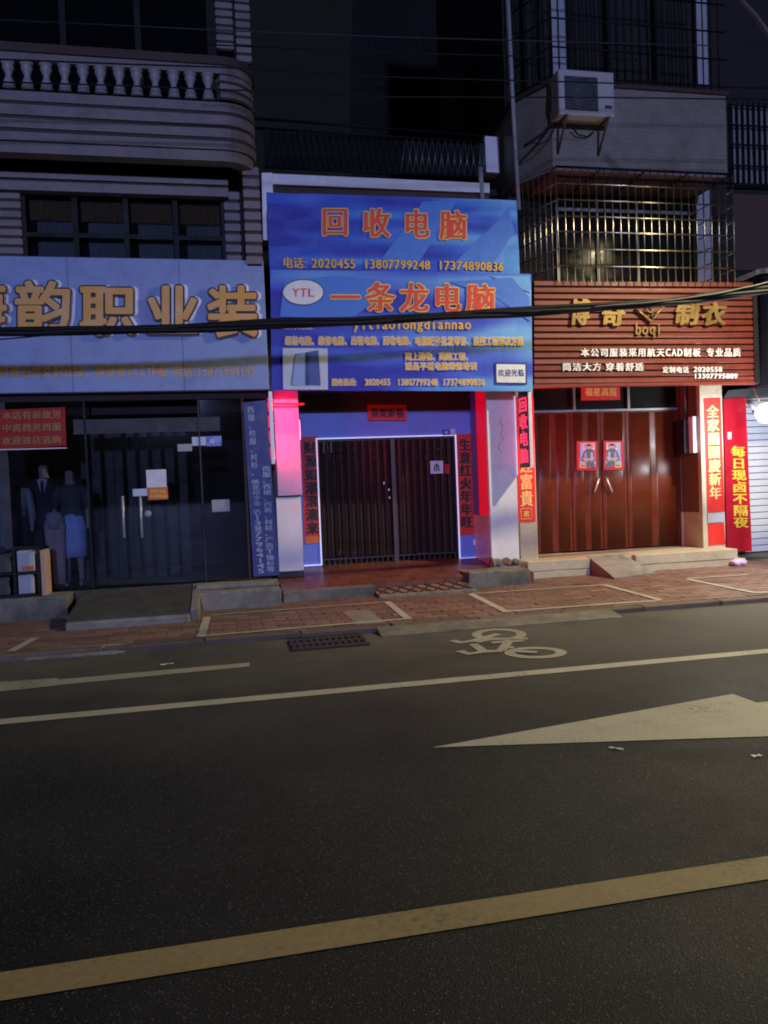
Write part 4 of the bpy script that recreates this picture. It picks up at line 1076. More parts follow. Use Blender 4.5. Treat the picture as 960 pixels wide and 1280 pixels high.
def bar(p,q,wd=.010,h=.012):
    d=(q-p).normalized(); s=d.cross(Vector((0,0,1))).normalized()*wd; u=Vector((0,0,h)); bm=bmesh.new()
    v=[bm.verts.new(x) for x in (p-s,p+s,q+s,q-s,p-s+u,p+s+u,q+s+u,q-s+u)]
    for f in ((0,1,2,3),(4,7,6,5),(0,4,5,1),(1,5,6,2),(2,6,7,3),(3,7,4,0)): bm.faces.new([v[i] for i in f])
    bmesh.ops.recalc_face_normals(bm,faces=bm.faces); return bm
nd=7
for i in range(-3,nd+1):
    for sgn in (1,-1):
        u0=i/nd if sgn>0 else (i+3)/nd; u1=u0+sgn*3/nd
        v0,v1=0,1
        if u0<0: v0=(0-u0)/(u1-u0); u0=0
        if u0>1: v0=(1-u0)/(u1-u0); u0=1
        if u1>1 : v1=v0+(1-v0)*(1-u0)/(u1-u0) if u1!=u0 else 1; u1=1
        if u1<0 : v1=v0+(1-v0)*(0-u0)/(u1-u0) if u1!=u0 else 1; u1=0
        if abs(u1-u0)<.03: continue
        link('lattice_bar',bar(RP(u0,v0,.002+(.003 if sgn>0 else 0)),RP(u1,v1,.002+(.003 if sgn>0 else 0)),.009,.012),'grate_iron',rmp)
block('ramp_toe','','concrete',bx1+.01,bx2-.01,ry0-.10,ry0-.002,SW-.03,SW+.035,parent=rmp,bev=.008)
# rubble stones at the pillar foot
rub=thing('rubble_pile','small heap of broken brick and mortar at the foot of the white pillar','rubble',(at(630,708,YP-.1).x,YP-.1,FZ0))
for (a,b,w_,h_) in ((622,704,.20,.15),(633,703,.18,.14),(645,703,.14,.12),(628,711,.22,.12),(643,711,.2,.11),(616,706,.1,.2)):
    c=at(a,b,YP-.10-.003*(b-700)*2); bm=bmesh.new(); bmesh.ops.create_icosphere(bm,subdivisions=2,radius=1)
    for v in bm.verts: v.co*=1+random.uniform(-.16,.16)
    bmesh.ops.scale(bm,verts=bm.verts,vec=(w_/2,.09,h_/2)); bmesh.ops.translate(bm,verts=bm.verts,vec=c)
    link('rubble_stone',bm,random.choice(['old_concrete','paver','brown_tile']),rub)
# roof slab edge over the banner and what lies above
YT=11.7
s0_=pr(333,217,612,244,YT)
def bandq(name,m,parent,tl,tr,br,bl,Y,dep):
    return hexa(name,m,parent,[at(*tl,Y),at(*tr,Y),at(*br,Y),at(*bl,Y)],(0,dep,0))
bandq('roof_edge','white_panel',cb,(341,217),(612,229),(612,241),(341,230),YT,.9)
bandq('roof_fascia','brown_groove',cb,(341,231),(612,242),(612,300),(341,300),YT+.06,.3)
bandq('corner_post','white_panel',cb,(327,216),(340.5,216),(343,300),(329,300),YT-.05,.3)
bandq('roof_deck','dark_wall',cb,(318,225),(650,238),(650,246),(318,232),YT+.95,4)
bandq('terrace_wall','white_panel',cb,(606,170),(624,171),(625,216),(608,215),12.5,.3)
# roof railing with lattice
YRl=12.3
rr=thing('roof_railing','dark roof terrace railing with diamond lattice above the blue banner','railing',at(470,220,YRl))
for (a,b) in (((318,148),(606,170)),((318,160),(606,178)),((330,209),(606,222))): rod('rail','black_metal',rr,[at(*a,YRl),at(*b,YRl)],.02,6)
for px_ in range(340,606,8):
    f=(px_-318)/288; t0=162+16*f; t1=209+12*f
    for dx in (8,-8):
        rod('lattice_rod','dull_steel' if px_>500 else 'black_metal',rr,[at(px_,t0,YRl),at(min(606,max(330,px_+dx)),t1,YRl)],.006,4)
box('panel','night_wall',rr,at(330,190,YRl+.05).x,at(600,190,YRl+.05).x,YRl+.06,YRl+.08,at(470,214,YRl).z,at(470,170,YRl).z)
# dark houses behind
nb_=thing('dark_house','tall dark greenish blank wall of a house behind the roof terrace','building',(1.2,15,0))
hexa('wall','dark_green_wall',nb_,[at(250,-60,15),at(444,-60,15),at(439,40,15),at(437,145,15),Vector((at(437,145,15).x,15,0)),Vector((at(250,145,15).x,15,0))],(0,4,0))
nb2=thing('dark_house','unlit black house far behind the terrace between its neighbours','building',(6,22,0))
box('wall','night_wall',nb2,at(300,100,22).x,at(760,100,22).x,22,30,0,30)
for (a,b,c,d) in ((470,40,505,110),(530,40,565,110),(590,40,620,110)): pbox('window','bay_window',nb2,a,b,c,d,21.95,.05)
# white drain pipes
o=rod('drain_pipe','baluster_white',None,[at(633,-40,11.75),at(641,130,11.75),at(648.5,262,11.75)],.035,8); tag(o,'long white drain pipe down the corner of the tiled bay','pipe')
o=rod('vent_pipe','baluster_white',None,[at(600.5,210,11.72),at(602.5,249,11.72)],.04,8); tag(o,'short white upright pipe at the right end of the roof slab','pipe')

# --- banners
YU=11.12
ub=thing('vinyl_banner','upper blue vinyl banner with four large red characters and phone numbers','banner',at(490,338,YU))
quadsheet('sheet',B_UP,ub,[at(333,240.5,YU),at(645.8,250.3,YU),at(650,346,YU),at(337.5,342,YU)],.05,nx=16,ny=6,ripple=.010)
YU2=YU-.015
for ch,(a,b,c,d) in zip('回收电脑',((400.5,258,437,296),(452,259,489,298),(503,260,538,299.5),(548.5,261.5,585,301))):
    lettering('character_edge',ch,'print_yellow',ub,pq(a,b,c,d,YU2),bold=.060,boldy=.04,gap=.06,lift=.001)
    lettering('character',ch,'print_red',ub,pq(a,b,c,d,YU2),bold=.030,boldy=.008,gap=.06,lift=.004)
for s,(a,b,c,d,e,f) in (('电话:',(353,320.5,384,322,335.5,336.5)),('2020455',(389,322,445,323,336,337)),('13807799248',(454,323,538,325,337,338)),('17374890836',(547,325,630,327,338.5,340))):
    lettering('lettering_edge',s,'print_navy',ub,pq(a,b,c,e,YU2,d,f),bold=.09,boldy=.05,gap=.04,lift=.001)
    lettering('lettering',s,'print_orange',ub,pq(a,b,c,e,YU2,d,f),bold=.045,boldy=.012,gap=.04,lift=.004)
YW=11.06
lbn=thing('vinyl_banner','lower blue vinyl banner with white oval emblem computer picture and red characters','banner',at(500,488,YW))
quadsheet('sheet',B_LO,lbn,[at(337.8,337,YW),at(664,342.5,YW),at(666,489,YW),at(339.6,488,YW)],.04,nx=16,ny=8,ripple=.010)
YW2=YW-.015
M('print_ray', (0.13,0.40,0.80), 0.5); M('print_ray_soft', (0.06,0.20,0.70), 0.5)
def ray_print(parent, m, pts, Y, k):
    bm=bmesh.new(); bm.faces.new([bm.verts.new(at(x,y,Y-.0118-.0004*k)) for x,y in pts]); return link('printed_ray',bm,m,parent)
ray_print(ub,'print_ray_soft',[(470,334),(528,252),(572,250),(520,334)],YU,0); ray_print(ub,'print_ray_soft',[(560,336),(636,262),(643,290),(610,338)],YU,1)
ray_print(lbn,'print_ray',[(612,345),(662,345),(663,366),(640,356)],YW,0); ray_print(lbn,'print_ray_soft',[(560,352),(640,347),(662,372),(663,402),(620,372)],YW,1); ray_print(lbn,'print_ray_soft',[(355,352),(420,344),(500,352),(440,398),(350,396)],YW,2)
def oval(cx,cy,rx,ry,m,name,lift):
    bm=bmesh.new(); bm.faces.new([bm.verts.new(at(cx+rx*math.cos(t),cy+ry*math.sin(t),YW2-lift)) for t in [2*math.pi*i/40 for i in range(40)]]); return link(name,bm,m,lbn)
oval(379,365.5,26.5,16.5,'print_navy','emblem_rim',0.0); oval(379,365.3,25,15.2,'print_white','emblem',.002)
lettering('emblem_text','YTL','print_red',lbn,pq(365,359,394,372.5,YW2),lift=.005,bold=.02)
for ch,(a,b,c,d) in zip('一条龙电脑',((412,352,451,391),(456,351.5,495,391),(498.5,352,537,391.5),(541,353,577,391.5),(582,353.5,620,392))):
    lettering('character_edge',ch,'print_yellow',lbn,pq(a,b,c,d,YW2),bold=.058,boldy=.045,gap=.05,lift=.001)
    lettering('character',ch,'print_red',lbn,pq(a,b,c,d,YW2),bold=.032,boldy=.010,gap=.05,lift=.004)
lettering('lettering_edge','yitiaolongdiannao','print_navy',lbn,pq(441,397,589,413.5,YW2),bold=.08,boldy=.04,lift=.001)
lettering('lettering','yitiaolongdiannao','print_orange',lbn,pq(441,397,589,413.5,YW2),bold=.05,boldy=.015,lift=.004)
lettering('lettering','业务范围:','print_palewhite',lbn,pq(353.5,403,393,412.5,YW2),bold=.03)
def oline(s,a,b,c,d,bold=.05):
    lettering('lettering_edge',s,'print_white',lbn,pq(a,b,c,d,YW2),bold=.10,boldy=.08,lift=.001,gap=.05)
    lettering('lettering',s,'print_orange',lbn,pq(a,b,c,d,YW2),bold=bold,boldy=.02,lift=.004,gap=.05)
oline('组装电脑、维修电脑、出租电脑、回收电脑、',356,420,518,432); oline('电脑配件批发零售、监控工程解决方案',518,420.5,654,432.5)
oline('网上购物、网络工程、',506,440.5,590,451); oline('液晶平板电脑维修培训',506,452.5,596,463)
oline('服务热线:',414.5,473,446,482.5); oline('2020455',456,473,488,482.5); oline('13807799248',496,473,547,482.5); oline('17374890836',553,473,606,482.5)
# printed picture of a computer tower
def printq(name,m,pts,lift): 
    bm=bmesh.new(); bm.faces.new([bm.verts.new(at(x,y,YW2-lift)) for x,y in pts]); return link(name,bm,m,lbn)
printq('picture_ground','print_palewhite',[(353.5,435),(409.5,435.5),(410,487),(354,487)],.001)
M('print_tower',(0.05,0.10,0.34),0.5); M('print_tower_pale',(0.30,0.40,0.70),0.5)
printq('picture_tower','print_tower',[(368,443),(398,437.5),(401,482),(363,482)],.002)
printq('picture_face','print_tower_pale',[(369,445),(381,441),(381,482),(365,481)],.003)
printq('picture_side','print_navy',[(383,441),(386,440),(386.5,482),(383,482)],.0035)
printq('plate_rim','print_navy',[(618.5,453),(658.5,453.5),(659,480.5),(619,480)],.001)
printq('plate','print_white',[(620.5,455),(656.5,455.5),(657,478.5),(621,478)],.002)
lettering('plate_text','欢迎光临','print_navy',lbn,pq(622,461,655.5,471,YW2),bold=.02,lift=.004)

# --- LED boards hung at right angles to the front
def led_board(label,px_back,py0,py1,Yb,length,ltr=True,th=.045):
    p0=at(px_back,py0,Yb); p1=at(px_back,py1,Yb); x=p0.x; z1=p0.z; z0=p1.z; yf=Yb-length
    t=thing('light_board',label,'light sign',(x,Yb,z0))
    box('case','led_board',t,x,x+th,yf+.012,Yb,z0,z1,.004)
    box('case_edge','white_trim',t,x-.003,x+th+.003,yf-.006,yf+.0115,z0-.003,z1+.003)
    box('light_stop_plate','led_board',t,x+.004,x+th-.004,YB+.075,Yb-.004,z1+.004,z1+.38)  # unseen plate behind the banner, added to stop lamp light over the board
    m=.05; 
    for side,xx in ((-1,x-.004),(1,x+th+.004)):
        a,b=(Yb-m*.8,yf+m*.8) if side<0 else (yf+m*.8,Yb-m*.8)
        q=[(xx,a,z1-m),(xx,b,z1-m),(xx,b,z0+m),(xx,a,z0+m)]
        nrm=Vector((side,0,0))
        lettering_side('character','回收电脑','pink_led' if side<0 else 'red_led',t,q,nrm)
        # glowing border tubes
    return t
def lettering_side(name,s,m,parent,q,nrm):
    q=[Vector(p) for p in q]; n=len(s)
    for i,c in enumerate(s):
        bm=bmesh.new(); vs,fs=GL[c]; k=0
        for (sx,sy) in ((0,0),(.03,.02),(-.03,.02),(.03,-.02),(-.03,-.02)):
            k+=1
            def P(x,y):
                a=(x-CJK_BOX[0])/(CJK_BOX[1]-CJK_BOX[0]); b=(y-CJK_BOX[2])/(CJK_BOX[3]-CJK_BOX[2])
                return bil(q, .02+.96*a+sx, 1-(i+1)/n+(.06+.88*b+sy)/n)+nrm*(.002+k*.0004)
            top=[bm.verts.new(P(x,y)) for x,y in vs]
            for f in fs:
                try: bm.faces.new([top[j] for j in f])
                except ValueError: pass
        bmesh.ops.recalc_face_normals(bm,faces=bm.faces)
        link(name,bm,m,parent)
led_board('red light board on a bracket above the left white pillar, seen nearly edge-on',333.5,494,581,YP-.14,.40)
led_board('lit red light board with four characters beside the right white pillar',647,493,585,YP+.02,.42)
o=rod('bracket_rod','red_rod_glow',None,[at(334,505,YP-.22),at(380,505,YP-.20)],.014,8); tag(o,'horizontal bracket rod, red light put into it as glow, under the lower banner at the left pillar','light tube')  # bracket rod; the red LED light falling on it is put in as emission

# ------------------------------------------------------------------ RIGHT BUILDING (tailor with red slat sign)
YR=11.2; YRP=11.9; YRD=12.5
rbd=thing('bay_building','tiled building with a projecting bay and barred windows above the red slat sign','building',(6.6,12.2,0))
DZ=at(760,687,YRD).z
ex=at(908,160,11.35).x
lx0=at(643,170,12.0).x; fx0=at(690,160,11.35).x
def bay(name,m,py_t,py_b,off=0.0,zref=800):
    z1=at(zref,py_t,11.35).z; z0=at(zref,py_b,11.35).z
    bm=bmesh.new()
    pts=[(lx0-off,12.0),(fx0-off*.5,11.35-off),(ex+off,11.35-off),(ex+off,13.0),(lx0-off,13.0)]
    a=[bm.verts.new((x,y,z0)) for x,y in pts]; b=[bm.verts.new((x,y,z1)) for x,y in pts]
    bm.faces.new(a[::-1]); bm.faces.new(b)
    for i in range(5): bm.faces.new((a[i],a[(i+1)%5],b[(i+1)%5],b[i]))
    return link(name,bm,m,rbd)
bay('bay_wall','bay_wall',113,213)
bay('bay_cornice','brown_groove',108,112.6,.04)
bay('bay_soffit','bay_side',213.4,217,-.01)
# walls behind the barred windows, below and above
zt1=at(800,218,11.35).z; zb1=at(800,352,11.2).z
box('wall','dark_wall',rbd,lx0,ex,12.35,13.0,zb1-.6,zt1)
zup0=at(800,107.5,11.35).z
box('bay_back_wall','dark_wall',rbd,lx0,ex,12.35,13.0,zup0,14)
box('party_wall','dark_wall',rbd,lx0,ex,13.01,16,0,14)
# window panes and frames behind the bars
for i,(a,b) in enumerate(((700,745),(750,795),(800,865))):
    pbox('window_pane','bay_window',rbd,a,232,b,352,12.3,.02)
for px_ in (697,747,797,868): pbox('window_frame','dull_steel',rbd,px_-1.5,228,px_+1.5,352,12.26,.05)
pbox('window_rail','dull_steel',rbd,697,262,868,266,12.25,.04)
pbox('inner_pier','grey_paper',rbd,871,231,888,352,12.2,.12)
for (a,b) in ((690,712),(871,884)): pbox('window_pane','grey_paper',rbd,a,-30,b,105,12.28,.03)
for px_ in (655,675,712,760,820,868): pbox('window_frame','black_metal',rbd,px_-1.5,-60,px_+1.5,108,12.2,.05)
# barred cage in front of the lower window
YCG=11.15
cg=thing('window_cage','shiny steel window cage of many upright bars over the red slat sign','window cage',at(800,350,YCG))
cx_l=at(697,280,YCG).x; cx_r=at(917,280,YCG).x; cz1=at(805,213,YCG).z; cz0=at(805,354,YCG).z
nv=23
bm=bmesh.new(); tube(bm,[(0,0,0),(0,0,cz1-cz0)],.009,6); b0=None; cgb=WL[cg]
for i in range(nv+1):
    p=Vector((cx_l+(cx_r-cx_l)*i/nv,YCG,cz0))
    if b0 is None: b0=local('bar',bm,'steel',cg,p,True)
    else:
        o=dup(b0,cg,(0,0,0)); o.location=p-cgb
railpy=(233,253,273,292,313,334)
for py_ in railpy:
    z=at(790,py_,YCG).z; rod('rail','steel',cg,[(cx_l,YCG-.018,z),(cx_r,YCG-.018,z)],.0115,6)
for z in (cz1,cz1-.14): rod('rail','black_metal',cg,[(cx_l,YCG,z),(cx_r,YCG,z)],.018,6)
# left facet and right side of the cage
for i in range(1,7):
    u=i/7; p=Vector((cx_l,YCG,cz0)).lerp(Vector((lx0+.02,12.0,cz0)),u); o=dup(b0,cg,(0,0,0)); o.location=p-cgb
for i in range(1,6):
    u=i/6; p=Vector((cx_r,YCG,cz0)).lerp(Vector((cx_r,12.3,cz0)),u); o=dup(b0,cg,(0,0,0)); o.location=p-cgb
for py_ in railpy:
    z=at(790,py_,YCG).z; rod('rail','dull_steel',cg,[(cx_l,YCG-.001,z),(lx0+.02,12.0,z)],.012,6); rod('rail','dull_steel',cg,[(cx_r,YCG+.001,z),(cx_r,12.3,z)],.0095,6)
for i in range(5):
    x=cx_l+(cx_r-cx_l)*i/4; rod('roof_bar','black_metal',cg,[(x,YCG,cz1),(x,12.3,cz1)],.012,6)
# upper cage
uc=thing('window_cage','dull dark window cage behind the air conditioner','window cage',at(800,108,11.3))
bm=bmesh.new(); tube(bm,[(0,0,0),(0,0,3.0)],.011,6); b1=None; ucb=WL[uc]
z0u=at(800,108,11.3).z
pth=[Vector((lx0+.02,11.98,z0u)),Vector((fx0,11.32,z0u)),Vector((ex,11.32,z0u))]
for (a,b,n) in ((pth[0],pth[1],6),(pth[1],pth[2],22)):
    for i in range(n):
        p=a.lerp(b,i/n)
        if b1 is None: b1=local('bar',bm,'black_metal',uc,p,True)
        else:
            o=dup(b1,uc,(0,0,0)); o.location=p-ucb
for k in range(7):
    zz=z0u+.08+k*.42; rod('rail','black_metal',uc,[pth[0]+Vector((0,-.012,zz-z0u)),pth[1]+Vector((0,-.012,zz-z0u)),pth[2]+Vector((0,-.012,zz-z0u))],.013,6)
# air conditioner
YA=10.98
ac=thing('air_conditioner','white air conditioner box on iron brackets high on the tiled wall','air conditioner',at(733,146,YA))
a0,a1,az0,az1=pr(698.5,88,768,144,YA)
box('casing','ac_white',ac,a0,a1,YA,YA+.34,az0,az1,.015)
g=pr(706,96,747,138,YA-.004); box('grille','ac_grille',ac,g[0],g[1],YA-.012,YA-.0005,g[2],g[3])
for i in range(9):
    z=g[2]+(g[3]-g[2])*(i+.5)/9; rod('grille_wire','dull_steel',ac,[(g[0],YA-.018,z),(g[1],YA-.018,z)],.003,4)
bm=bmesh.new(); cxx=(g[0]+g[1])/2; czz=(g[2]+g[3])/2; tube(bm,[(cxx+.2*math.cos(t),YA-.02,czz+.2*math.sin(t)) for t in [2*math.pi*i/20 for i in range(21)]],.006,4); link('fan_ring',bm,'ac_grille',ac)
b=pr(756,132,765,136,YA); box('badge','print_navy',ac,b[0],b[1],YA-.004,YA-.0005,b[2],b[3])
wall_y=11.34
for xx in (a0+.12,a1-.10):
    rod('bracket','rust',ac,[(xx,YA-.02,az0-.02),(xx,wall_y,az0-.02)],.016,6); rod('bracket_strut','rust',ac,[(xx,YA+.02,az0-.02),(xx,wall_y,az0-.42)],.018,6)
rod('bracket_rail','rust',ac,[(a0,YA+.3,az0-.022),(a1,YA+.3,az0-.022)],.015,6)
def hose(pts,r=.012,m='rubber'): return rod('hose',m,ac,[at(x,y,Y) for x,y,Y in pts],r,6)
hose([(690,92,11.25),(689,130,11.25),(691,152,11.28),(680,166,11.3),(664,177,11.31),(655,183,11.4)],.02)
hose([(694,157,11.28),(688,172,11.3),(676,180,11.31),(662,178,11.31)],.009)
hose([(716,160,11.25),(722,168,11.28),(734,171,11.3),(742,165,11.28)],.012)

# --- ground floor
pz=DZ
lw0=at(648,600,YRP).x; lw1=at(670,600,YRP).x; rw0=at(877,590,YRP).x; rw1=at(905,590,YRP).x
zc=at(800,478,YRP).z+.3
pillar_l=box('cream_pillar','cream_stone',rbd,lw0,lw1,YRP,YRD+.1,SW,zc,.006)
pillar_r=box('cream_pillar','cream_stone',rbd,rw0,rw1,YRP,YRP+.10,SW,zc,.006)
zbt=at(866,640,12.2).z
box('pillar_side','brown_tile',rbd,rw0+.004,rw1,YRP+.102,YRD+.3,zbt,zc); box('pillar_side_foot','cream_stone',rbd,rw0-.004,rw1,YRP+.102,YRD+.3,SW,zbt-.002)
d0=at(670,600,YRD).x; d1=at(850,600,YRD).x; dz1=at(760,514,YRD).z
bw1=rw0
box('brown_wall','brown_tile',rbd,d1,bw1,YRD-.02,YRD+.1,at(866,640,YRD).z,zc); box('brown_wall_foot','cream_stone',rbd,d1,bw1+.002,YRD-.032,YRD+.1,DZ-.05,at(866,639.5,YRD).z,.004)
box('door_recess_top','dark_ceiling',rbd,lw1-.01,rw0,YR+.2,YRD+.4,zc,zc+.08)
# transom
box('transom_pane','bay_window',rbd,d0,d1,YRD+.06,YRD+.07,dz1,zc)
box('transom_rail','dull_steel',rbd,d0,d1,YRD-.005,YRD+.06,dz1-.0,dz1+.035)
for px_ in (718,786): 
    x=at(px_,500,YRD).x; box('transom_bar','dull_steel',rbd,x-.02,x+.02,YRD,YRD+.05,dz1+.035,zc)
# double doors: four leaves with pressed panels
drs=thing('folding_doors','reddish brown metal double doors with plain pressed panels','doors',((d0+d1)/2,YRD,DZ))
drs['label']='reddish brown panelled metal doors with two slanted steel handles'
edges=[at(p,600,YRD).x for p in (671,714.5,752.5,784,850)]; edges[0]=d0; edges[-1]=d1
for i in range(4):
    a,b=edges[i]+.004,edges[i+1]-.004
    bm=bmesh.new(); bbox(bm,a,b,YRD,YRD+.045,DZ+.012,dz1-.004); bevel(bm,.006)
    lf=link('door_leaf',bm,'door_red',drs)
    n=2 if (b-a)>.5 else 1
    for k in range(n):
        u0=a+(b-a)*k/n+.045; u1=a+(b-a)*(k+1)/n-.045
        bm=bmesh.new(); ar=[]
        for q3 in range(13):
            t3=q3/12; yy=YRD-.003-.013*math.sin(math.pi*t3)**.7; ar.append((bm.verts.new((u0+(u1-u0)*t3,yy,DZ+.03)),bm.verts.new((u0+(u1-u0)*t3,yy,dz1-.03))))
        for q3 in range(12): bm.faces.new((ar[q3][0],ar[q3+1][0],ar[q3+1][1],ar[q3][1]))
        bm.faces.new([v3[1] for v3 in ar]); bm.faces.new([v3[0] for v3 in ar][::-1]); po3=link('door_panel',bm,'door_red',lf)
        for f3 in po3.data.polygons[:12]: f3.use_smooth=True
    if i in (1,2):
        xa=b-.028 if i==1 else a+.028
        p=at(749 if i==1 else 758.5,598,YRD-.08); q_=at(743.5 if i==1 else 765.5,615,YRD-.08)
        rod('handle','handle_steel',lf,[(p.x,YRD-.075,p.z),(q_.x,YRD-.075,q_.z)],.016,8)
        for v in (p,q_): rod('handle_mount','dull_steel',lf,[(v.x,YRD-.075,v.z),(v.x,YRD+.0,v.z)],.009,6)
# paired door pictures: plain generic figures on red ground
def door_print(label,x0,y0,x1,y1,mir):
    Y=YRD-.030; t=thing('door_print',label,'poster',at((x0+x1)/2,y1,Y),group='paired prints on the brown doors')
    quadsheet('sheet','red_paper',t,pq(x0,y0,x1,y1,Y),.003)
    M('print_teal',(0.10,0.20,0.24)); M('print_pink',(0.75,0.32,0.34)); M('print_lilac',(0.42,0.40,0.62)); M('print_sand',(0.74,0.58,0.28)); M('print_olive',(0.20,0.20,0.12))
    wd=x1-x0; hh=y1-y0; k=[0]
    def shp(m,pts):
        k[0]+=1; bm=bmesh.new(); bm.faces.new([bm.verts.new(at(x0+wd*(1-u if mir else u),y0+hh*v,Y-.002-.0004*k[0])) for u,v in pts]); link('print_patch',bm,m,t)
    def ell(m,cx,cy,rx,ry,n=14): shp(m,[(cx+rx*math.cos(2*math.pi*i/n),cy+ry*math.sin(2*math.pi*i/n)) for i in range(n)])
    shp('print_white',[(.18,.06),(.86,.06),(.9,.9),(.12,.9)])
    shp('print_lilac',[(.16,.1),(.3,.06),(.32,.7),(.14,.72)])
    shp('print_palewhite',[(.2,.05),(.27,.05),(.29,.55),(.21,.55)])
    shp('print_pink',[(.36,.08),(.82,.08),(.78,.24),(.36,.26)])
    shp('print_teal',[(.34,.34),(.48,.26),(.72,.26),(.84,.36),(.88,.62),(.78,.86),(.30,.86),(.22,.58)])
    shp('print_lilac',[(.36,.40),(.46,.36),(.52,.70),(.36,.80)]); shp('print_olive',[(.52,.30),(.60,.30),(.62,.84),(.52,.84)]); shp('print_palewhite',[(.66,.38),(.76,.36),(.80,.66),(.68,.72)])
    shp('print_sand',[(.30,.56),(.50,.60),(.84,.54),(.86,.60),(.50,.67),(.28,.62)])
    ell('print_sand',.58,.21,.09,.07); shp('print_black',[(.48,.17),(.52,.10),(.64,.10),(.69,.17)]); shp('print_olive',[(.52,.26),(.65,.26),(.60,.36),(.56,.36)])
    shp('print_sand',[(.14,.76),(.30,.68),(.46,.78),(.44,.92),(.14,.92)]); shp('print_olive',[(.2,.83),(.42,.82),(.42,.85),(.2,.87)]); shp('print_teal',[(.66,.80),(.86,.76),(.88,.9),(.64,.9)])
    shp('print_red',[(.46,.86),(.62,.84),(.60,.92),(.46,.92)]); shp('print_red',[(.80,.30),(.86,.30),(.86,.48),(.82,.50)])
door_print('bright folk print with a robed figure on the leaf left of the door seam',721,551.5,747,588,False)
door_print('bright folk print with a robed figure on the leaf right of the door seam',754.5,551,780,587.5,True)
o=pbox('door_plaque','red_paper',None,727,482,775,500,YRD-.05,.03); tag(o,'small red plaque with four gold characters hung under the slat sign','plaque')
lettering('lettering','福星高照','print_gold',o,pq(731,484,771,495.5,YRD-.05),bold=.04)
# meter boxes and little pipes on the brown wall
mb=thing('meter_box','black meter box with a pale side box on the brown wall','meter box',at(860,566,12.2))
ymb=12.36; zt_=at(858,525,ymb).z; zb_=at(858,567,ymb).z
box('case','black_paint',mb,rw0-.16,rw0+.002,ymb-.24,ymb,zb_,zt_,.006)
c0=Vector((rw0-.06,ymb-.245,zt_-.06)); bm=bmesh.new(); bmesh.ops.create_uvsphere(bm,u_segments=10,v_segments=6,radius=.028); bmesh.ops.translate(bm,verts=bm.verts,vec=c0); link('white_ball',bm,'white_trim',mb,True)  # small white ball on the front of the black case
box('side_box','white_paper',mb,rw0-.085,rw0+.002,ymb-.38,ymb-.25,zb_+.0,zt_+.03,.006)
o=rod('wire_pipe','dull_steel',None,[(rw0-.03,ymb-.1,zt_),(rw0-.03,ymb-.1,zc)],.02,8); tag(o,'thin grey pipe rising from the black meter box','pipe')
# couplets on the cream pillars
o=couplet('red couplet with gold characters on the right cream pillar',[at(880,498,YRP-.01),at(900.5,497,YRP-.01),at(906,639,YRP-.01),at(884.5,641,YRP-.01)],'全家團圓慶新年',[at(882.5,506,YRP-.01),at(898.5,505.5,YRP-.01),at(902.5,624,YRP-.01),at(886.5,625,YRP-.01)],'print_gold',bold=.04)
q=[at(885,655,YRP-.01),at(905,654,YRP-.01),at(907,680,YRP-.01),at(886,682,YRP-.01)]; o=quadsheet('red_patch','red_paper',None,q,.004); tag(o,'plain torn red paper low on the right cream pillar','paper')
o=pbox('pale_patch','grey_paper',None,885,641.5,905.5,653,YRP-.02,.018); tag(o,'pale grey box between the two red papers on the right pillar','box')
o=couplet('red couplet with gold characters behind the light board on the left cream pillar',[at(645.5,497,YRP-.01),at(667,496,YRP-.01),at(669.5,652,YRP-.01),at(647,653,YRP-.01)],'春招财迎富貴',[at(648,508,YRP-.01),at(664,507,YRP-.01),at(667,633,YRP-.01),at(650,634,YRP-.01)],'print_gold',bold=.04)
sq=[at(651,636,YRP-.013),at(664,635.5,YRP-.013),at(664.5,648.5,YRP-.013),at(651.5,649,YRP-.013)]
bm=bmesh.new(); tube(bm,sq+[sq[0]],.006,4); link('seal_border',bm,'print_gold',o); lettering('seal_text','吉','print_gold',o,[at(654,638,YRP-.012),at(662,638,YRP-.012),at(662,646,YRP-.012),at(654,646,YRP-.012)],bold=.05)

# steps and loading ramp
ysr=gnd(700,721,SW).y
s1z=at(720,711.5,ysr).z; s2z=DZ-.01; ytr=gnd(705,699.5,s2z).y
X0=at(660,722,ysr).x; X1=at(738,719,ysr).x; X2=at(795,716,ysr).x; X3=at(918,705,ysr+.3).x
for (a,b,lab) in ((X0,X1,'left of the concrete loading ramp'),(X2,X3,'right of the concrete loading ramp')):
    block('stone_step','long cream stone lower step '+lab,'cream_stone',a,b,ysr+(0.0),YRP+.3,SW-.05,s1z,bev=.012,rough=.003)
    block('stone_step','long cream stone upper step '+lab,'cream_stone',a,b-.15*(b==X3),ytr,YRD+.02,s1z+.002,s2z,bev=.01)
block('landing','cream stone landing under the brown doors','cream_stone',X1+.002,X2-.002,ytr+.1,YRD+.02,SW,s2z-.004,cat='landing')
rp=[Vector((0,0,0))]
lr=thing('loading_ramp','concrete loading ramp with red light coloured into its side laid over the cream steps','ramp',((X1+X2)/2,ysr-.3,SW))
A=gnd(768,724,SW); B=gnd(819,717,SW); Cc=at(782,693,ytr); D=at(738,697,ytr)
bm=bmesh.new(); top=[A+Vector((0,0,.02)),B+Vector((0,0,.02)),Vector((Cc.x,ytr+.1,s2z+.02)),Vector((D.x,ytr+.1,s2z+.02))]
n=6; rows=[]
for i in range(n+1):
    rows.append((bm.verts.new(top[0].lerp(top[3],i/n)+Vector((0,0,random.uniform(-.004,.004)))),bm.verts.new(top[1].lerp(top[2],i/n))))
for i in range(n): bm.faces.new((rows[i][0],rows[i][1],rows[i+1][1],rows[i+1][0]))
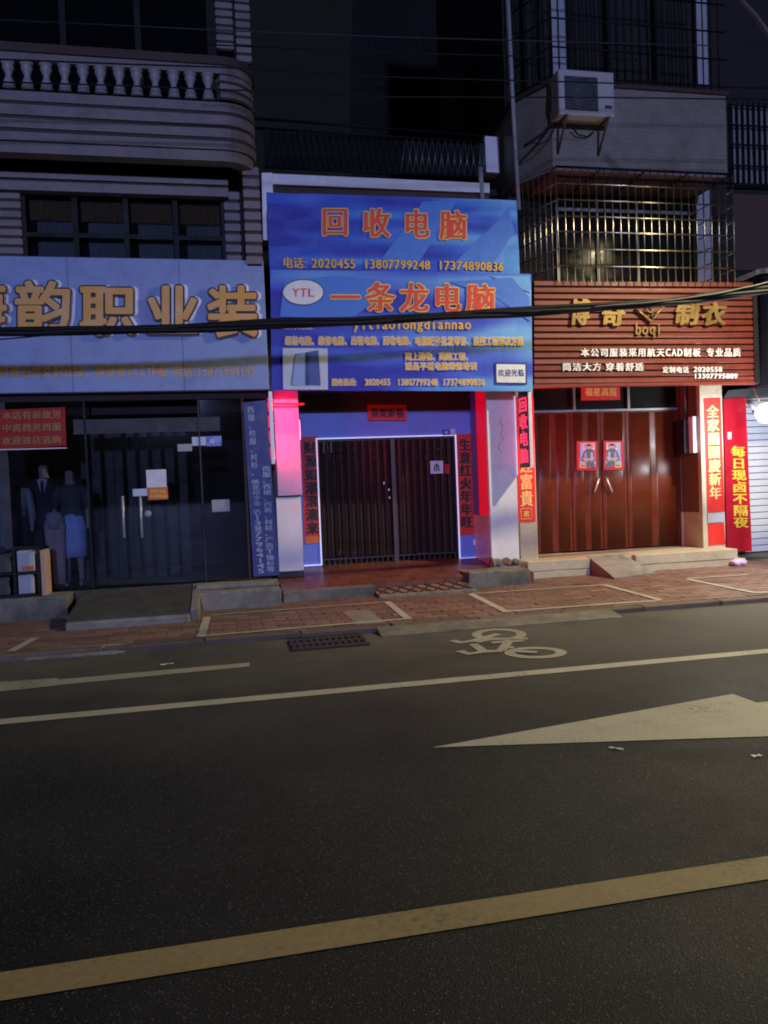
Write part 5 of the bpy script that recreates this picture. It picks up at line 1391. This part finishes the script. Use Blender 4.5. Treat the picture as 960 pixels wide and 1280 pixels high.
r=bmesh.ops.extrude_face_region(bm,geom=list(bm.faces)); bmesh.ops.translate(bm,verts=[x for x in r['geom'] if isinstance(x,bmesh.types.BMVert)],vec=(0,0,-.05)); bmesh.ops.recalc_face_normals(bm,faces=bm.faces)
link('deck',bm,'concrete',lr)
bm=bmesh.new(); bm.faces.new([bm.verts.new(p) for p in (Vector((top[0].x-.004,top[0].y,SW)),top[0]+Vector((-.004,0,-.004)),top[3]+Vector((-.004,0,-.004)),Vector((top[3].x-.004,top[3].y,SW)))]); link('side_wall',bm,'paver',lr)  # side takes the reddish paver colour for the red light on it

# --- red slat sign with gilt characters
ss=thing('slat_sign','wide sign of red horizontal slats with gilt and white characters','sign',at(805,480,YR))
back=[at(668,351,YR+.06),at(938,353,YR+.06),at(945,478,YR+.06),at(668,481,YR+.06)]
hexa('backing','door_groove',ss,back,(0,.10,0))
ns=16
for i in range(ns):
    v0=i/ns; v1=(i+.80)/ns
    L0,L1=350.7+131*v0,350.7+131*v1; R0,R1=352.7+125.6*v0,352.7+125.6*v1
    xr0=941.7+4*v0; xr1=941.7+4*v1
    bm=bmesh.new(); f=[at(667,L0,YR),at(xr0,R0,YR),at(xr1,R1,YR),at(667.5,L1,YR)]
    a=[bm.verts.new(p+Vector((0,random.uniform(-.004,.004),0))) for p in f]; b=[bm.verts.new(p+Vector((0,.05,0))) for p in f]
    bm.faces.new(a); bm.faces.new(b[::-1])
    for k in range(4): bm.faces.new((a[k],b[k],b[(k+1)%4],a[(k+1)%4]))
    bmesh.ops.recalc_face_normals(bm,faces=bm.faces); bevel(bm,.010); link('slat',bm,'red_slat',ss)
hexa('end_post','black_paint',ss,[at(941,356,YR-.02),at(946,356,YR-.02),at(950,479,YR-.02),at(944,479,YR-.02)],(0,.2,0))
hexa('base_rail','red_slat',ss,[at(667,480.5,YR-.01),at(949,476.5,YR-.01),at(949,479.5,YR-.01),at(667,484,YR-.01)],(0,.15,0))
YR2=YR-.012
for ch,(a,b,c,d) in zip('博奇制衣',((712,374,736,407),(751,378,780,408),(843,378,872,407),(876,378,906,408))):
    lettering('character',ch,'gold',ss,pq(a,b,c,d,YR2),bold=.055,boldy=.03,depth=.035,lift=.0,gap=.02,slant=.12)
for pts in ([(794,386),(803,393),(812,401),(815,401)],[(830,383),(822,391),(814,400)]):
    bm=bmesh.new(); tube(bm,[at(x,y,YR-.035) for x,y in pts],.022,6); link('emblem_stroke',bm,'gold',ss,True)
bm=bmesh.new(); tube(bm,[at(812+4.2*math.cos(t),386+4.5*math.sin(t),YR-.035) for t in [2*math.pi*i/14 for i in range(15)]]+[at(816,392,YR-.035),at(813,397,YR-.035)],.012,6); link('emblem_loop',bm,'gold',ss,True)
lettering('lettering','boqi','gold',ss,pq(793,402,827,420.5,YR2),depth=.02,bold=.03,lift=.0)
lettering('lettering','本公司服装采用航天CAD制板','print_white',ss,pq(725,434.5,876,446.8,YR2),bold=.04,depth=.008,lift=.0,gap=.14)
lettering('lettering','专业品质','print_white',ss,pq(882,434.5,926,446.5,YR2),bold=.04,depth=.008,lift=.0,gap=.10)
lettering('lettering','简洁大方 穿着舒适','print_white',ss,pq(702,452.8,805,464.5,YR2),bold=.04,depth=.008,lift=.0,gap=.12)
lettering('lettering','定制电话','print_white',ss,pq(827.5,457.8,861,466.6,YR2),bold=.04,depth=.008,lift=.0)
lettering('lettering','2020558','print_white',ss,pq(866.5,457.8,902.5,465.8,YR2),bold=.05,depth=.008,lift=.0)
lettering('lettering','13307795889','print_white',ss,pq(866.5,466.2,922,474,YR2),bold=.05,depth=.008,lift=.0)

# ------------------------------------------------------------------ FAR RIGHT SHOP
fr=thing('shutter_shop','dark narrow building with pale roller shutter at the right edge','building',(9.6,12.8,0))
fx=at(909,590,12.6).x; 
box('wall','dark_wall',fr,ex+.02,22,13.0,17,0,14)
zsh=at(945,492,12.6).z; zs0=at(945,690,12.6).z; sxl=at(930,590,12.6).x
ns=24; hh=(zsh-zs0)/ns
bm=bmesh.new(); bbox(bm,0,4,0,.03,.006,hh-.006); bevel(bm,.008); s0=None; frb=WL[fr]
for i in range(ns):
    p=Vector((sxl,12.6,zs0+i*hh))
    if s0 is None: s0=local('shutter_slat',bm,'shutter',fr,p)
    else:
        o=dup(s0,fr,(0,0,0)); o.location=p-frb
box('shutter_back','slate_grey',fr,sxl,sxl+4,12.64,12.66,zs0,zsh)
box('plinth','dark_concrete',fr,at(908,690,12.5).x,18,12.0,12.95,0,zs0-.01)
# dark awning over the shutter
aw=thing('awning_sign','unlit dark shop sign jutting over the roller shutter','sign',at(955,470,11.6))
f=[at(950,345,11.6),at(1100,345,11.6),at(1100,470,11.6),at(952,482,11.6)]
hexa('box','led_board',aw,f,(0,1.0,0))
bandq('awning_edge','slate_grey',aw,(910,488),(1100,470),(1100,484),(905,497),11.9,.7)
o=hexa('pale_hood','ac_white',None,[at(944,338,11.55),at(952,335,11.55),at(1010,333,11.55),at(1010,338,11.55),at(955,340.5,11.55),at(946,342,11.55)],(0,.5,0)); tag(o,'pale curved hood edge above the dark sign at the right edge','hood')
# upper window with bars on the far building
pbox('window_pane','curtain',fr,916,132,1000,230,12.97,.02)
for px_ in range(916,985,7): pbox('window_bar','black_metal',fr,px_-.8,128,px_+.8,234,12.9,.03)
for py_ in (133,158,182,208,232): pbox('window_rail','black_metal',fr,912,py_-1,1000,py_+1,12.86,.03)
pbox('brown_shutter','rust',fr,918,244,1000,338,12.97,.02)
# red vertical sign beside the shutter
vs=thing('red_sign','tall crimson board with yellow characters beside the roller shutter','sign',at(920,690,12.3))
YS=12.3
hexa('board','red_gloss',vs,[at(904,498,YS),at(932,496,YS),at(940,689,YS),at(909,690,YS)],(0,.06,0))
lettering('lettering','每日现卤不隔夜','print_yellow',vs,[at(913,557,YS),at(931.5,557,YS),at(936,660,YS),at(917,660,YS)],vertical=True,bold=.05,gap=.05)
sheet('white_switch','tiny white switch plate high on the crimson board','white_paper',909.5,540,914.5,549,YS-.006,cat='switch')
# bright lamp
YLp=10.9
gl=thing('wall_lamp','dazzling white round lamp in front of the roller shutter','lamp',at(957,517,YLp))
c=at(957.5,516.5,YLp); bm=bmesh.new(); bmesh.ops.create_uvsphere(bm,u_segments=20,v_segments=12,radius=.15); bmesh.ops.translate(bm,verts=bm.verts,vec=c); link('globe',bm,'lamp_glow',gl,True)
rod('arm','dull_steel',gl,[c+Vector((0,.1,.1)),c+Vector((0.05,.35,.42))],.015,6)
pl=bpy.data.lights.new('lamp_light','POINT'); pl.energy=115; pl.color=(0.92,0.95,1.0); pl.shadow_soft_size=.16
plo=bpy.data.objects.new('lamp_light',pl); C.objects.link(plo); plo.location=c+Vector((0,.0,-.32))
# security camera
sc=thing('security_camera','small white security camera left of the dazzling lamp','camera',at(940,510,12.3))
p=at(936,503,12.3); q_=at(944,511,12.1); rod('body','white_paper',sc,[p,q_],.035,8); rod('bracket','dull_steel',sc,[p,p+Vector((0,.3,.05))],.012,6)
c=at(941.5,514.5,12.1); bm=bmesh.new(); bmesh.ops.create_uvsphere(bm,u_segments=10,v_segments=6,radius=.022); bmesh.ops.translate(bm,verts=bm.verts,vec=c); link('lens',bm,'slate_grey',sc,True)
# lilac bag on the pavement
c=gnd(923,707,SW); bm=bmesh.new(); bmesh.ops.create_icosphere(bm,subdivisions=3,radius=1)
for v in bm.verts:
    n=v.co.copy(); v.co*=1+.10*math.sin(7*n.x+3*n.z)+.08*math.sin(9*n.y)+random.uniform(-.03,.03)
    v.co.x*=.135; v.co.y*=.11; v.co.z=max(v.co.z*.07,-.045)+.045
bmesh.ops.translate(bm,verts=bm.verts,vec=c)
bmesh.ops.translate(bm,verts=bm.verts,vec=(0,0,0)); o=link('plastic_bag',bm,'lilac_bag',None,True,origin=c); tag(o,'small crumpled lilac bag lying below the crimson board','bag')

# ------------------------------------------------------------------ CABLES across the street front
YX=9.55
def cable(name,label,strands,Y,r,m='rubber',amp=.02,n=40,group=None):
    """strands hang between pixel points on a plane along the kerb"""
    t=thing(name,label,'cable',at(480,strands[0][0][1],Y),group=group)
    for k,pts in enumerate(strands):
        W=[at(x,y,Y) for x,y in pts]; P=[]
        for i in range(n+1):
            u=i/n*(len(W)-1); a=min(int(u),len(W)-2); f=u-a
            p0,p1,p2,p3=W[max(a-1,0)],W[a],W[a+1],W[min(a+2,len(W)-1)]
            p=0.5*((2*p1)+(p2-p0)*f+(2*p0-5*p1+4*p2-p3)*f*f+(3*p1-p0-3*p2+p3)*f**3)
            ph=i*.55+k*1.9
            P.append(p+Vector((0,amp*math.cos(ph),amp*math.sin(ph)*.8)))
        rod('strand',m,t,P,r*(1 if k%2 else .8),6)
    return t
base=[(-120,415),(0,415),(120,412),(240,409),(340,404.5),(430,402.5),(520,396.5),(600,391.5),(665,389),(740,384.5),(820,378),(860,374),(900,369),(960,362),(1100,342)]
def offs(d): return [(x,y+d) for x,y in base]
cb_=cable('cable_bundle','thick black bundle of twisted cables strung across all three signs',[offs(-1.5),offs(1.5),offs(0),offs(2.6),offs(-2.6)],YX,.033,amp=.018)
rgt=[(560,396),(640,390),(720,379),(800,366),(880,349),(960,325),(1100,280)]
cable('loose_cable','single pale cable parting upward from the bundle at the right',[[(740,384),(800,379),(860,372.5),(900,366),(930,360),(960,352.5),(1040,332)]],YX-.05,.014,'pale_cable',amp=.004)
cable('loose_cable','black cable sagging just under the bundle over the silver sign',[[(-100,427),(0,424),(110,415),(230,411),(330,408)]],YX+.05,.010,amp=.002)
for (lab,pts,r,m) in (('thin black overhead wire crossing the white balusters',[(-60,72),(150,80),(272,84),(480,96),(760,104),(1000,112)],.010,'rubber'),
    ('thin black overhead wire just under the balusters',[(-60,101),(150,107),(300,113),(480,121),(760,122),(1000,125)],.010,'rubber'),
    ('thin pale overhead wire crossing the dark upper storeys',[(-60,22),(300,39),(480,46),(700,52),(1000,60)],.008,'slate_grey'),
    ('thin dark overhead wire below the pale one over the terrace',[(240,55),(440,64),(640,70),(800,75)],.008,'rubber')):
    W=[at(x,y,YX) for x,y in pts]; o=rod('overhead_wire',m,None,W,r,5); tag(o,lab,'wire')
o=rod('pale_line','pale_cable',None,[at(915,-15,8.0),at(931,5,8.0),at(945,20,8.0),at(965,50,8.0),at(1000,110,8.0)],.028,8); tag(o,'thick pale line slanting across the top right corner','cable')
# ------------------------------------------------------------------ the street lamp that lights the road
sl=thing('street_lamp','tall grey street lamp on the pavement to the right','street lamp',(LAMP.x,KY+.35,SW))
pb=(LAMP.x,KY+.35,SW)
bm=bmesh.new(); tube(bm,[pb,(pb[0],pb[1],6.6)],[.075,.05],10); link('pole',bm,'dull_steel',sl,True)
rod('arm','dull_steel',sl,[(pb[0],pb[1],6.5),(pb[0],pb[1]-.3,7.0),(LAMP.x,LAMP.y+.2,LAMP.z+.08)],.035,8)
bm=bmesh.new(); bbox(bm,LAMP.x-.14,LAMP.x+.14,LAMP.y-.3,LAMP.y+.3,LAMP.z+.02,LAMP.z+.14); bevel(bm,.03,2); link('head',bm,'dull_steel',sl)
bm=bmesh.new(); bbox(bm,LAMP.x-.11,LAMP.x+.11,LAMP.y-.22,LAMP.y+.22,LAMP.z+.005,LAMP.z+.018); link('diffuser',bm,'lamp_glow_warm',sl)
